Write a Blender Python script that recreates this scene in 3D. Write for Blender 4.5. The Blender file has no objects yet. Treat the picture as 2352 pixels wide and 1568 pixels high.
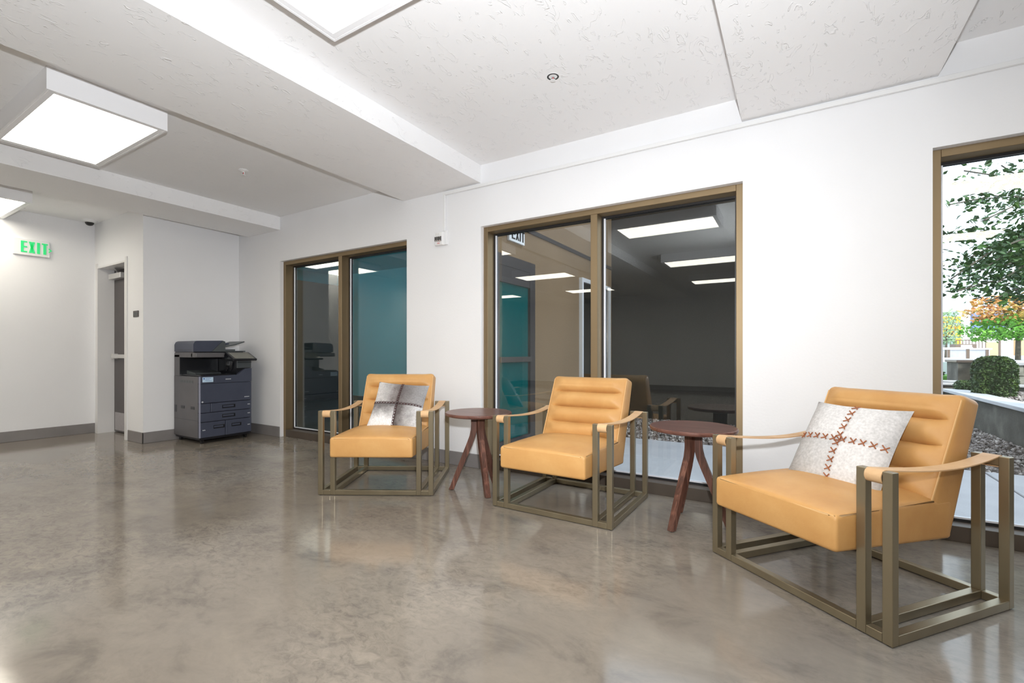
import bpy, bmesh, math, random
from mathutils import Vector, Matrix, Euler, noise
R = math.radians
random.seed(7)
scene = bpy.context.scene
COL = scene.collection

# ------------------------------------------------------------------ camera
cam_d = bpy.data.cameras.new('camera'); cam = bpy.data.objects.new('camera', cam_d); COL.objects.link(cam)
CAM = Vector((0.0, -3.3875, 1.032))
cam.location = CAM
cam.rotation_euler = (R(90), 0, 0.5475)
cam_d.sensor_width = 36.0; cam_d.lens = 36.0 * 1064.0 / 2352.0
cam_d.shift_y = 26.6 / 2352.0
cam_d.clip_start = 0.05; cam_d.clip_end = 300
scene.camera = cam

# ------------------------------------------------------------------ light and exposure
scene.view_settings.view_transform = 'Standard'
scene.view_settings.look = 'None'
scene.view_settings.gamma = 1.0
scene.view_settings.use_curve_mapping = False
scene.view_settings.exposure = 0.13
scene.cycles.use_denoising = True
scene.cycles.max_bounces = 8
scene.cycles.diffuse_bounces = 4
scene.cycles.glossy_bounces = 4
scene.cycles.transparent_max_bounces = 16
scene.cycles.use_adaptive_sampling = True
scene.cycles.adaptive_threshold = 0.025
scene.cycles.sample_clamp_indirect = 6.0

world = bpy.data.worlds.new('overcast_sky'); scene.world = world
world.use_nodes = True
_bg = world.node_tree.nodes['Background']
_bg.inputs[0].default_value = (0.79, 0.89, 1.04, 1); _bg.inputs[1].default_value = 3.2
LAMP_E = 8.8                      # luminance of the ceiling light diffusers
FLASH_W = 392.0                   # photographer's flash, a hand's breadth above the lens, its head turned to the far corner
fl = bpy.data.lights.new('camera_flash', 'SPOT'); fl.energy = FLASH_W; fl.shadow_soft_size = 0.03; fl.color = (0.93, 0.965, 1.0)
fl.spot_size = R(178); fl.spot_blend = 1.0
flo = bpy.data.objects.new('camera_flash', fl); COL.objects.link(flo); flo.location = (0.035, -3.36, 1.287)
flo.rotation_euler = Vector((-0.65, 0.60, 0.47)).to_track_quat('-Z', 'Y').to_euler()
sun = bpy.data.lights.new('sun', 'SUN'); sun.energy = 3.6; sun.angle = R(1.5); sun.color = (1.0, 0.95, 0.86)
suno = bpy.data.objects.new('sun', sun); COL.objects.link(suno); suno.location = (20, -20, 25)
suno.rotation_euler = Vector((-0.45, 0.72, -0.66)).to_track_quat('-Z', 'Y').to_euler()

# ------------------------------------------------------------------ helpers: materials
def _mat(name):
    m = bpy.data.materials.new(name); m.use_nodes = True
    nt = m.node_tree; return m, nt, nt.nodes['Principled BSDF'], nt.nodes, nt.links
def plain(name, col, rough=0.5, metal=0.0, spec=0.5, emit=None, coat=0.0):
    m, nt, b, N, L = _mat(name)
    b.inputs['Base Color'].default_value = (*col, 1); b.inputs['Roughness'].default_value = rough
    b.inputs['Metallic'].default_value = metal; b.inputs['Specular IOR Level'].default_value = spec
    b.inputs['Coat Weight'].default_value = coat
    if emit:
        b.inputs['Emission Color'].default_value = (*emit[0], 1); b.inputs['Emission Strength'].default_value = emit[1]
    return m
def ramp(N, stops):
    r = N.new('ShaderNodeValToRGB'); e = r.color_ramp.elements
    while len(e) < len(stops): e.new(0.5)
    for i, (p, c) in enumerate(stops):
        e[i].position = p; e[i].color = (*c, 1) if len(c) == 3 else c
    return r
def tex(N, L, kind, scale, coord='Object', stretch=None, **kw):
    tc = N.new('ShaderNodeTexCoord'); mp = N.new('ShaderNodeMapping')
    if stretch: mp.inputs['Scale'].default_value = stretch
    L.new(tc.outputs[coord], mp.inputs['Vector'])
    t = N.new('ShaderNodeTex' + kind); t.inputs['Scale'].default_value = scale
    for k, v in kw.items(): t.inputs[k].default_value = v
    L.new(mp.outputs['Vector'], t.inputs['Vector']); return t
def noisy(name, stops, scale, rough=0.5, metal=0.0, detail=4.0, bump=0.0, bscale=None, bdetail=3.0, stretch=None, spec=0.5, dist=0.0, coat=0.0, rrange=None):
    m, nt, b, N, L = _mat(name)
    t = tex(N, L, 'Noise', scale, Detail=detail, Distortion=dist, stretch=stretch)
    r = ramp(N, stops); L.new(t.outputs['Fac'], r.inputs['Fac']); L.new(r.outputs['Color'], b.inputs['Base Color'])
    b.inputs['Roughness'].default_value = rough; b.inputs['Metallic'].default_value = metal
    b.inputs['Specular IOR Level'].default_value = spec; b.inputs['Coat Weight'].default_value = coat
    if rrange:
        mr = N.new('ShaderNodeMapRange'); mr.inputs['To Min'].default_value = rrange[0]; mr.inputs['To Max'].default_value = rrange[1]
        L.new(t.outputs['Fac'], mr.inputs['Value']); L.new(mr.outputs['Result'], b.inputs['Roughness'])
    if bump:
        t2 = tex(N, L, 'Noise', bscale or scale * 8, Detail=bdetail)
        bp = N.new('ShaderNodeBump'); bp.inputs['Strength'].default_value = bump; bp.inputs['Distance'].default_value = 0.01
        L.new(t2.outputs['Fac'], bp.inputs['Height']); L.new(bp.outputs['Normal'], b.inputs['Normal'])
    return m
def wood(name, dark, mid, light, axis='X', rough=0.38):
    m, nt, b, N, L = _mat(name)
    st = {'X': (0.7, 9, 9), 'Y': (9, 0.7, 9), 'Z': (9, 9, 0.7)}[axis]
    t = tex(N, L, 'Noise', 5.0, Detail=8.0, Distortion=1.2, stretch=st)
    r = ramp(N, [(0.30, dark), (0.52, mid), (0.72, light)]); L.new(t.outputs['Fac'], r.inputs['Fac'])
    L.new(r.outputs['Color'], b.inputs['Base Color']); b.inputs['Roughness'].default_value = rough
    bp = N.new('ShaderNodeBump'); bp.inputs['Strength'].default_value = 0.12; bp.inputs['Distance'].default_value = 0.004
    L.new(t.outputs['Fac'], bp.inputs['Height']); L.new(bp.outputs['Normal'], b.inputs['Normal'])
    return m
def trowel(name, col, strength):
    # white paint over a skip-trowel plaster: short raised curls
    m, nt, b, N, L = _mat(name)
    b.inputs['Base Color'].default_value = (*col, 1); b.inputs['Roughness'].default_value = 0.55
    t = tex(N, L, 'Noise', 10.0, Detail=2.0, Distortion=1.3, Roughness=0.5, stretch=(1.7, 0.75, 1))
    r = ramp(N, [(0.0, (0, 0, 0)), (0.565, (0, 0, 0)), (0.59, (1, 1, 1)), (0.61, (0, 0, 0))])
    t2 = tex(N, L, 'Noise', 15.0, Detail=2.0)
    r2 = ramp(N, [(0.46, (0, 0, 0)), (0.56, (1, 1, 1))])
    mx = N.new('ShaderNodeMath'); mx.operation = 'MULTIPLY'
    L.new(t.outputs['Fac'], r.inputs['Fac']); L.new(t2.outputs['Fac'], r2.inputs['Fac'])
    L.new(r.outputs['Color'], mx.inputs[0]); L.new(r2.outputs['Color'], mx.inputs[1])
    bp = N.new('ShaderNodeBump'); bp.inputs['Strength'].default_value = strength; bp.inputs['Distance'].default_value = 0.006
    L.new(mx.outputs[0], bp.inputs['Height']); L.new(bp.outputs['Normal'], b.inputs['Normal'])
    return m
def glass(name, tint, f0):
    # thin pane: clear transmission plus a Schlick mirror term on each face
    m = bpy.data.materials.new(name); m.use_nodes = True; nt = m.node_tree; N, L = nt.nodes, nt.links
    N.clear(); out = N.new('ShaderNodeOutputMaterial'); mix = N.new('ShaderNodeMixShader')
    tr = N.new('ShaderNodeBsdfTransparent'); tr.inputs[0].default_value = (*tint, 1)
    gl = N.new('ShaderNodeBsdfGlossy'); gl.inputs['Roughness'].default_value = 0.0; gl.inputs['Color'].default_value = (1, 1, 1, 1)
    g = N.new('ShaderNodeNewGeometry'); d = N.new('ShaderNodeVectorMath'); d.operation = 'DOT_PRODUCT'
    L.new(g.outputs['Incoming'], d.inputs[0]); L.new(g.outputs['Normal'], d.inputs[1])
    ab = N.new('ShaderNodeMath'); ab.operation = 'ABSOLUTE'; L.new(d.outputs['Value'], ab.inputs[0])
    om = N.new('ShaderNodeMath'); om.operation = 'SUBTRACT'; om.inputs[0].default_value = 1.0; L.new(ab.outputs[0], om.inputs[1])
    pw = N.new('ShaderNodeMath'); pw.operation = 'POWER'; pw.inputs[1].default_value = 5.0; L.new(om.outputs[0], pw.inputs[0])
    ma = N.new('ShaderNodeMath'); ma.operation = 'MULTIPLY_ADD'; ma.inputs[1].default_value = 1 - f0; ma.inputs[2].default_value = f0
    L.new(pw.outputs[0], ma.inputs[0]); L.new(ma.outputs[0], mix.inputs[0])
    L.new(tr.outputs[0], mix.inputs[1]); L.new(gl.outputs[0], mix.inputs[2]); L.new(mix.outputs[0], out.inputs[0])
    return m

def concrete_floor():
    m, nt, b, N, L = _mat('polished_concrete')
    def mixc(a, bcol, fac, kind='MIX'):
        x = N.new('ShaderNodeMix'); x.data_type = 'RGBA'; x.blend_type = kind
        if isinstance(fac, float): x.inputs[0].default_value = fac
        else: L.new(fac, x.inputs[0])
        for i, v in ((6, a), (7, bcol)):
            if isinstance(v, tuple): x.inputs[i].default_value = (*v, 1)
            else: L.new(v, x.inputs[i])
        return x.outputs[2]
    big = tex(N, L, 'Noise', 0.55, Detail=3.0, Distortion=0.6)
    rb = ramp(N, [(0.30, (0.205, 0.178, 0.15)), (0.5, (0.245, 0.214, 0.18)), (0.72, (0.25, 0.235, 0.218))]); L.new(big.outputs['Fac'], rb.inputs['Fac'])
    mid = tex(N, L, 'Noise', 2.6, Detail=5.0, Roughness=0.66, Distortion=0.5, stretch=(1, 1.5, 1))
    rm = ramp(N, [(0.32, (0.72, 0.725, 0.735)), (0.45, (0.95, 0.95, 0.95)), (0.60, (1.05, 1.05, 1.04)), (0.74, (1.18, 1.18, 1.18))]); L.new(mid.outputs['Fac'], rm.inputs['Fac'])
    c1 = mixc(rb.outputs['Color'], rm.outputs['Color'], 1.0, 'MULTIPLY')
    fine = tex(N, L, 'Noise', 17.0, Detail=5.0, Roughness=0.75, Distortion=1.0, stretch=(1, 1.6, 1))
    rf = ramp(N, [(0.35, (0.72, 0.72, 0.73)), (0.5, (1, 1, 1)), (0.66, (1.17, 1.17, 1.16))]); L.new(fine.outputs['Fac'], rf.inputs['Fac'])
    mask = tex(N, L, 'Noise', 0.9, Detail=2.0)
    rk = ramp(N, [(0.40, (0.15, 0.15, 0.15)), (0.60, (1, 1, 1))]); L.new(mask.outputs['Fac'], rk.inputs['Fac'])
    f2 = mixc((1.0, 1.0, 1.0), rf.outputs['Color'], rk.outputs['Color'])
    c2 = mixc(c1, f2, 1.0, 'MULTIPLY')
    L.new(c2, b.inputs['Base Color'])
    mr = N.new('ShaderNodeMapRange'); mr.inputs['From Min'].default_value = 0.3; mr.inputs['From Max'].default_value = 0.7
    mr.inputs['To Min'].default_value = 0.07; mr.inputs['To Max'].default_value = 0.15
    L.new(mid.outputs['Fac'], mr.inputs['Value']); L.new(mr.outputs['Result'], b.inputs['Roughness'])
    b.inputs['Specular IOR Level'].default_value = 0.40
    bp = N.new('ShaderNodeBump'); bp.inputs['Strength'].default_value = 0.025; bp.inputs['Distance'].default_value = 0.01
    t3 = tex(N, L, 'Noise', 3.0, Detail=2.0); L.new(t3.outputs['Fac'], bp.inputs['Height']); L.new(bp.outputs['Normal'], b.inputs['Normal'])
    return m

M = {}
M['floor'] = concrete_floor()
M['wall'] = noisy('white_wall_paint', [(0.3, (0.825, 0.825, 0.838)), (0.7, (0.845, 0.845, 0.858))], 2.0, rough=0.6, detail=1.0, bump=0.06, bscale=60, bdetail=1.0)
M['ceil'] = trowel('trowelled_white_ceiling', (0.90, 0.895, 0.90), 0.48)
M['base'] = noisy('grey_vinyl_base', [(0.3, (0.215, 0.20, 0.198)), (0.7, (0.25, 0.232, 0.228))], 6, rough=0.42)
M['bronze'] = noisy('bronze_anodised_aluminium', [(0.3, (0.27, 0.20, 0.118)), (0.7, (0.305, 0.228, 0.138))], 3, rough=0.54, metal=0.9, stretch=(1, 1, 0.2))
M['bronze_dark'] = plain('dark_frame_recess', (0.035, 0.03, 0.03), 0.45)
M['sill'] = noisy('dark_brown_sill', [(0.3, (0.075, 0.058, 0.045)), (0.7, (0.095, 0.074, 0.058))], 4, rough=0.4)  # sill rails a darker brown than the bronze rails
M['gasket'] = plain('black_gasket', (0.02, 0.02, 0.022), 0.35)
M['bead'] = plain('painted_reflection_bead', (0.80, 0.82, 0.88), 0.2)  # white colour stands in for the reflected lines beside the panes
M['glass'] = glass('window_glass', (0.93, 0.955, 0.945), 0.062)
M['white_metal'] = plain('white_enamel', (0.9, 0.9, 0.92), 0.35)
M['diffuser'] = plain('lit_diffuser', (0.9, 0.88, 0.8), 0.5, emit=((1.0, 0.94, 0.81), LAMP_E))
M['white_plastic'] = plain('white_plastic', (0.82, 0.82, 0.82), 0.4)
M['chrome'] = plain('chrome', (0.75, 0.75, 0.77), 0.12, 1.0)
M['black'] = plain('black_plastic', (0.012, 0.012, 0.013), 0.3)
M['door'] = noisy('dark_grey_door_paint', [(0.3, (0.075, 0.065, 0.065)), (0.7, (0.09, 0.078, 0.078))], 3, rough=0.4)
M['jamb'] = plain('white_door_frame_paint', (0.74, 0.73, 0.73), 0.35)
M['steel'] = noisy('brushed_steel', [(0.3, (0.45, 0.42, 0.42)), (0.7, (0.55, 0.52, 0.52))], 20, rough=0.32, metal=0.9, stretch=(1, 1, 12))
M['alu'] = plain('silver_painted_metal', (0.62, 0.61, 0.60), 0.3, 0.4)
M['sign_green'] = plain('green_sign_letter', (0.03, 0.55, 0.16), 0.4, emit=((0.04, 0.75, 0.25), 0.35))
M['red'] = plain('red_print', (0.6, 0.03, 0.03), 0.5)
M['plate'] = plain('dark_bronze_plate', (0.06, 0.052, 0.048), 0.4)

# leather: caramel with soft mottling and fine grain
def leather():
    m, nt, b, N, L = _mat('caramel_leather')
    t = tex(N, L, 'Noise', 4.5, Detail=5.0, Roughness=0.6)
    r = ramp(N, [(0.28, (0.53, 0.270, 0.088)), (0.5, (0.585, 0.314, 0.108)), (0.74, (0.64, 0.365, 0.137))]); L.new(t.outputs['Fac'], r.inputs['Fac'])
    L.new(r.outputs['Color'], b.inputs['Base Color']); b.inputs['Roughness'].default_value = 0.46
    b.inputs['Specular IOR Level'].default_value = 0.4
    v = tex(N, L, 'Voronoi', 260.0); n2 = tex(N, L, 'Noise', 22.0, Detail=4.0)
    ad = N.new('ShaderNodeMath'); ad.operation = 'MULTIPLY_ADD'; ad.inputs[1].default_value = 0.25
    L.new(v.outputs['Distance'], ad.inputs[0]); L.new(n2.outputs['Fac'], ad.inputs[2])
    bp = N.new('ShaderNodeBump'); bp.inputs['Strength'].default_value = 0.16; bp.inputs['Distance'].default_value = 0.004
    L.new(ad.outputs[0], bp.inputs['Height']); L.new(bp.outputs['Normal'], b.inputs['Normal'])
    return m
M['leather'] = leather()
M['strap'] = noisy('pale_raw_leather', [(0.3, (0.56, 0.34, 0.17)), (0.7, (0.70, 0.46, 0.25))], 9, rough=0.55, bump=0.1, bscale=120)
M['piping'] = plain('leather_piping', (0.66, 0.40, 0.17), 0.45)
M['brass'] = noisy('antique_brass_frame', [(0.3, (0.27, 0.225, 0.15)), (0.7, (0.33, 0.28, 0.19))], 5, rough=0.32, metal=0.75, stretch=(1, 1, 0.3))
M['walnut_top'] = wood('walnut_top', (0.075, 0.031, 0.023), (0.135, 0.058, 0.043), (0.195, 0.09, 0.066), 'X', 0.32)
M['walnut_leg'] = wood('walnut_leg', (0.06, 0.024, 0.016), (0.13, 0.055, 0.037), (0.23, 0.10, 0.066), 'Z', 0.36)
M['copier'] = noisy('charcoal_blue_plastic', [(0.3, (0.052, 0.060, 0.092)), (0.7, (0.060, 0.069, 0.103))], 8, rough=0.42, bump=0.05, bscale=400)
M['copier_side'] = noisy('charcoal_side_panel', [(0.3, (0.105, 0.10, 0.107)), (0.7, (0.12, 0.115, 0.122))], 8, rough=0.45, bump=0.05, bscale=400)
M['copier_dark'] = plain('copier_black_interior', (0.012, 0.013, 0.017), 0.32)
M['copier_grey'] = plain('copier_mid_grey', (0.075, 0.085, 0.09), 0.4)
M['screen'] = plain('grey_touch_screen', (0.17, 0.17, 0.14), 0.15)
M['sticker'] = plain('pale_blue_sticker', (0.55, 0.72, 0.88), 0.5)
M['sticker_ink'] = plain('blue_sticker_print', (0.05, 0.15, 0.45), 0.5)
M['pale_mark'] = plain('pale_printed_mark', (0.6, 0.62, 0.66), 0.4)
M['edge_trim'] = plain('pale_edge_strip', (0.30, 0.31, 0.40), 0.3)
M['stitch'] = noisy('rust_leather_lace', [(0.3, (0.27, 0.09, 0.035)), (0.7, (0.40, 0.14, 0.055))], 30, rough=0.6)
M['stitch_dark'] = plain('dark_leather_lace', (0.07, 0.03, 0.028), 0.6)
# outside
M['sidewalk'] = noisy('broom_finish_concrete', [(0.3, (0.40, 0.40, 0.42)), (0.7, (0.47, 0.47, 0.49))], 3, rough=0.8, bump=0.2, bscale=90)
M['conc'] = noisy('weathered_concrete', [(0.3, (0.045, 0.04, 0.03)), (0.5, (0.07, 0.064, 0.05)), (0.72, (0.15, 0.14, 0.115))], 3.5, rough=0.85, detail=6, bump=0.4, bscale=30)
M['coping'] = noisy('pale_coping', [(0.3, (0.42, 0.42, 0.44)), (0.7, (0.52, 0.52, 0.53))], 4, rough=0.7)
M['gravel'] = noisy('mixed_gravel', [(0.28, (0.055, 0.045, 0.04)), (0.45, (0.20, 0.17, 0.16)), (0.58, (0.36, 0.32, 0.30)), (0.75, (0.66, 0.62, 0.58))], 14, rough=0.8, detail=1)
M['soil'] = plain('gravel_base_soil', (0.10, 0.085, 0.075), 0.9)
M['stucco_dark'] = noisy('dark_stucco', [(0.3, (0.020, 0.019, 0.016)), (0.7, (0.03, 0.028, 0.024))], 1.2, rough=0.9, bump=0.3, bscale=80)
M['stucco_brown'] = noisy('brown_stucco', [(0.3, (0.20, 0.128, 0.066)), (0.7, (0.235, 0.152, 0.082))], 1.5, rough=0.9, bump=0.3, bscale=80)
M['teal'] = noisy('teal_paint', [(0.3, (0.045, 0.42, 0.49)), (0.7, (0.05, 0.45, 0.52))], 1.0, rough=0.6)
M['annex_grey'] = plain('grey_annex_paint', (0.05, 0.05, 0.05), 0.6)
M['leaf'] = noisy('maple_leaf_green', [(0.3, (0.012, 0.045, 0.008)), (0.55, (0.03, 0.10, 0.015)), (0.75, (0.09, 0.20, 0.03))], 2.2, rough=0.5, detail=2)
M['leaf_bright'] = noisy('bright_green_leaf', [(0.3, (0.05, 0.20, 0.012)), (0.7, (0.16, 0.42, 0.03))], 1.6, rough=0.5, detail=2)
M['leaf_orange'] = noisy('turning_leaf', [(0.3, (0.30, 0.30, 0.05)), (0.5, (0.62, 0.34, 0.09)), (0.7, (0.66, 0.26, 0.10))], 1.8, rough=0.5, detail=2)
M['leaf_pale'] = noisy('pale_green_leaf', [(0.3, (0.14, 0.26, 0.12)), (0.7, (0.36, 0.48, 0.26))], 2, rough=0.5, detail=2)
M['box'] = noisy('boxwood_leaf', [(0.3, (0.010, 0.030, 0.004)), (0.55, (0.035, 0.085, 0.012)), (0.75, (0.12, 0.19, 0.03))], 9, rough=0.5, detail=3)
M['bark'] = noisy('grey_brown_bark', [(0.3, (0.06, 0.05, 0.035)), (0.7, (0.14, 0.12, 0.09))], 12, rough=0.9, bump=0.4)
M['grass'] = noisy('lawn', [(0.3, (0.06, 0.20, 0.02)), (0.7, (0.13, 0.33, 0.04))], 6, rough=0.9)
M['block'] = noisy('split_face_block', [(0.3, (0.15, 0.145, 0.12)), (0.7, (0.33, 0.32, 0.27))], 9, rough=0.9, bump=0.6, bscale=25)
M['far_white'] = plain('white_render', (0.84, 0.80, 0.74), 0.8)
M['far_blue'] = plain('blue_panel', (0.16, 0.23, 0.44), 0.6)
M['far_pale_blue'] = plain('pale_blue_panel', (0.40, 0.52, 0.74), 0.6)
M['far_yellow'] = plain('yellow_panel', (0.80, 0.42, 0.03), 0.6)
M['far_tan'] = plain('tan_panel', (0.62, 0.40, 0.22), 0.7)
M['far_glass'] = plain('far_window_glass', (0.30, 0.45, 0.48), 0.1)
M['rail'] = plain('brown_railing', (0.16, 0.11, 0.08), 0.5)

# ------------------------------------------------------------------ helpers: meshes
def tag(o, label=None, cat=None, group=None, kind=None):
    if label: o['label'] = label
    if cat: o['category'] = cat
    if group: o['group'] = group
    if kind: o['kind'] = kind
    return o
def empty(name, loc=(0, 0, 0), rz=0.0, label=None, cat=None, group=None, kind=None):
    o = bpy.data.objects.new(name, None); COL.objects.link(o); o.location = loc; o.rotation_euler = (0, 0, rz)
    o.empty_display_size = 0.05
    return tag(o, label, cat, group, kind)
def obj(name, bm, mat, parent=None, smooth=False, loc=None, rot=None):
    bmesh.ops.recalc_face_normals(bm, faces=bm.faces[:])
    me = bpy.data.meshes.new(name); bm.to_mesh(me); bm.free()
    if smooth:
        me.polygons.foreach_set('use_smooth', [True] * len(me.polygons))
        if smooth != 'all':
            me.set_sharp_from_angle(angle=R(38))
    me.materials.append(M[mat] if isinstance(mat, str) else mat)
    o = bpy.data.objects.new(name, me); COL.objects.link(o)
    if parent: o.parent = parent
    if loc: o.location = loc
    if rot: o.rotation_euler = rot
    return o
def share(name, me, parent=None, loc=(0, 0, 0), rot=(0, 0, 0)):
    o = bpy.data.objects.new(name, me); COL.objects.link(o); o.parent = parent; o.location = loc; o.rotation_euler = rot; return o
def copy_tree(o, parent=None):
    c = o.copy(); COL.objects.link(c); c.parent = parent
    for ch in o.children: copy_tree(ch, c)
    return c
def B(): return bmesh.new()
def box(bm, x0, x1, y0, y1, z0, z1, bev=0.0, seg=2):
    r = bmesh.ops.create_cube(bm, size=1.0); vs = r['verts']
    bmesh.ops.scale(bm, vec=(x1 - x0, y1 - y0, z1 - z0), verts=vs)
    bmesh.ops.translate(bm, vec=((x0 + x1) / 2, (y0 + y1) / 2, (z0 + z1) / 2), verts=vs)
    if bev:
        es = list({e for v in vs for e in v.link_edges})
        bmesh.ops.bevel(bm, geom=es, offset=bev, segments=seg, affect='EDGES', clamp_overlap=True, profile=0.5)
    return bm
def bx(x0, x1, y0, y1, z0, z1, bev=0.0, seg=2): return box(B(), x0, x1, y0, y1, z0, z1, bev, seg)
def cyl(bm, p0, p1, r0, r1=None, n=16, caps=True):
    r1 = r0 if r1 is None else r1
    p0, p1 = Vector(p0), Vector(p1); d = (p1 - p0)
    q = Vector((0, 0, 1)).rotation_difference(d.normalized()) if d.length else None
    a = []; b = []
    for i in range(n):
        t = 2 * math.pi * i / n; v = Vector((math.cos(t), math.sin(t), 0))
        a.append(bm.verts.new(p0 + q @ (v * r0))); b.append(bm.verts.new(p1 + q @ (v * r1)))
    for i in range(n): bm.faces.new((a[i], a[(i + 1) % n], b[(i + 1) % n], b[i]))
    if caps: bm.faces.new(a[::-1]); bm.faces.new(b)
    return bm
def tube(bm, pts, r, n=6, closed=False):
    rings = []; pts = [Vector(p) for p in pts]
    for i, p in enumerate(pts):
        a = pts[i - 1] if i > 0 else (pts[-1] if closed else p); b = pts[(i + 1) % len(pts)] if (i + 1 < len(pts) or closed) else p
        q = Vector((0, 0, 1)).rotation_difference((b - a).normalized())
        rings.append([bm.verts.new(p + q @ Vector((math.cos(2 * math.pi * k / n) * r, math.sin(2 * math.pi * k / n) * r, 0))) for k in range(n)])
    m = len(rings)
    for i in range(m if closed else m - 1):
        A, C = rings[i], rings[(i + 1) % m]
        # keep ring seams lined up
        off = min(range(n), key=lambda s: (A[0].co - C[s].co).length)
        for k in range(n): bm.faces.new((A[k], A[(k + 1) % n], C[(k + 1 + off) % n], C[(k + off) % n]))
    if not closed: bm.faces.new(rings[0][::-1]); bm.faces.new(rings[-1])
    return bm
def lathe(bm, prof, n=32, center=(0, 0, 0)):
    cx, cy, cz = center; rings = []
    for r, z in prof:
        if r < 1e-6: rings.append([bm.verts.new((cx, cy, cz + z))])
        else: rings.append([bm.verts.new((cx + r * math.cos(2 * math.pi * i / n), cy + r * math.sin(2 * math.pi * i / n), cz + z)) for i in range(n)])
    for a, b in zip(rings, rings[1:]):
        for i in range(n):
            j = (i + 1) % n
            if len(a) == 1 and len(b) > 1: bm.faces.new((a[0], b[i], b[j]))
            elif len(b) == 1 and len(a) > 1: bm.faces.new((a[i], a[j], b[0]))
            elif len(a) > 1: bm.faces.new((a[i], a[j], b[j], b[i]))
    return bm
def prism(bm, poly, d0, d1, fn):
    """poly in 2-D, extruded between d0 and d1; fn(a, b, d) -> xyz"""
    A = [bm.verts.new(fn(a, b, d0)) for a, b in poly]; C = [bm.verts.new(fn(a, b, d1)) for a, b in poly]
    n = len(poly); bm.faces.new(A); bm.faces.new(C[::-1])
    for i in range(n): bm.faces.new((A[i], A[(i + 1) % n], C[(i + 1) % n], C[i]))
    return bm
def slab(bm, W, r, fmap, nu=24, nv=30, disp=None, T=0.13, H=0.5):
    """closed cushion: rounded rectangle rings in (u, w) swept along v; fmap(u, v, w) with v, w in 0..1"""
    vs = []
    e = [0.0, 0.12, 0.35, 0.65, 1.0]
    for k in e: vs.append((k * r / H, r - math.sqrt(max(0, r * r - (r - k * r) ** 2))))
    for i in range(1, nv): vs.append((r / H + (1 - 2 * r / H) * i / nv, 0.0))
    vs += [(1 - a, c) for a, c in vs[:5][::-1]]
    rings = []
    for v, ins in vs:
        hw, ring = W / 2, []
        lo, hi = ins, T - ins
        pts = []
        def arc(cu, cw, a0):
            for k in range(4):
                a = a0 + R(90) * k / 3; pts.append((cu + r * math.cos(a), cw + r * math.sin(a)))
        sx = hw - ins * 1.0
        arc(sx - r, T - r, 0)
        for k in range(1, nu): pts.append(((sx - r) * (1 - 2 * k / nu), T))
        arc(-sx + r, T - r, R(90)); arc(-sx + r, r, R(180))
        for k in range(1, 6): pts.append((-(sx - r) * (1 - 2 * k / 6), 0))
        arc(sx - r, r, R(270))
        for u, w in pts:
            w2 = lo + (hi - lo) * (w / T)
            wn = w2 / T
            P = fmap(u, v, wn)
            if disp and w > T * 0.55:
                P = P + disp(u, v) * min(1.0, (w / T - 0.55) / 0.3)
            ring.append(bm.verts.new(P))
        rings.append(ring)
    n = len(rings[0])
    for a, b in zip(rings, rings[1:]):
        for i in range(n): bm.faces.new((a[i], a[(i + 1) % n], b[(i + 1) % n], b[i]))
    bm.faces.new(rings[0][::-1]); bm.faces.new(rings[-1])
    return bm
def text_obj(name, s, size, extrude, mat, parent, loc, rot):
    c = bpy.data.curves.new(name, 'FONT'); c.body = s; c.size = size; c.extrude = extrude; c.align_x = 'CENTER'; c.align_y = 'CENTER'
    t = bpy.data.objects.new(name, c); COL.objects.link(t)
    dg = bpy.context.evaluated_depsgraph_get(); me = bpy.data.meshes.new_from_object(t.evaluated_get(dg))
    bpy.data.objects.remove(t); me.materials.clear(); me.materials.append(M[mat]); me.name = name
    return share(name, me, parent, loc, rot)

# ------------------------------------------------------------------ the room shell
ZC, ZB, ZT = 2.708, 2.55, 2.162           # ceiling, underside of beams, window heads
XW, XE, YS = -7.775, 5.2, -9.7            # west wall, east wall, south wall
XA, YA = -6.341, -1.067                   # alcove block: east face, south face
WN = [(-5.414, -3.291), (-2.392, -0.290), (0.651, 2.76)]   # window openings
tag(obj('floor', bx(XW - 0.2, XE + 0.2, YS - 0.2, 0.25, -0.15, 0.0), 'floor'), 'polished mottled grey concrete floor of the lobby', 'floor', kind='structure')
ceil = tag(obj('ceiling', bx(XW - 0.2, XE + 0.2, YS - 0.2, 0.25, ZC, ZC + 0.25), 'ceil'), 'white trowel-textured ceiling between the deep beams', 'ceiling', kind='structure')
for x0, x1, lb in ((-6.101, -5.414, 'white beam crossing the ceiling near the copier'), (-3.331, -2.392, 'broad white beam ending above the wall strobe'),
                   (-0.294, 0.673, 'white beam right of the near sprinkler'), (3.70, 4.64, 'white beam near the east wall')):
    b_ = obj('beam', bx(x0, x1, YS, 0.0, ZB, ZC + 0.01), 'ceil', ceil); b_['label'] = lb
bm = B(); T = 0.22
edges = [XA] + [v for w in WN for v in w] + [XE + 0.2]
for i in range(0, len(edges), 2): box(bm, edges[i], edges[i + 1], 0, T, 0, ZT)
box(bm, XA, XE + 0.2, 0, T, ZT, ZC)
tag(obj('wall_north', bm, 'wall'), 'white wall with three tall window openings behind the armchairs', 'wall', kind='structure')
tag(obj('wall_west', bx(XW - 0.2, XW, YS, YA, 0, ZC), 'wall'), 'white wall carrying the green EXIT sign', 'wall', kind='structure')
DX0, DX1, DZ = -7.66, -6.80, 2.135        # door opening in the alcove's south face
bm = B(); box(bm, XA - 0.14, XA, YA + 0.14, 0.0, 0, ZC)
tag(obj('wall_alcove_east', bm, 'wall'), 'white wall stub directly behind the copier', 'wall', kind='structure')
bm = B(); box(bm, XW - 0.2, DX0, YA, YA + 0.14, 0, ZC); box(bm, DX1, XA, YA, YA + 0.14, 0, ZC); box(bm, DX0, DX1, YA, YA + 0.14, DZ, ZC)
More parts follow.
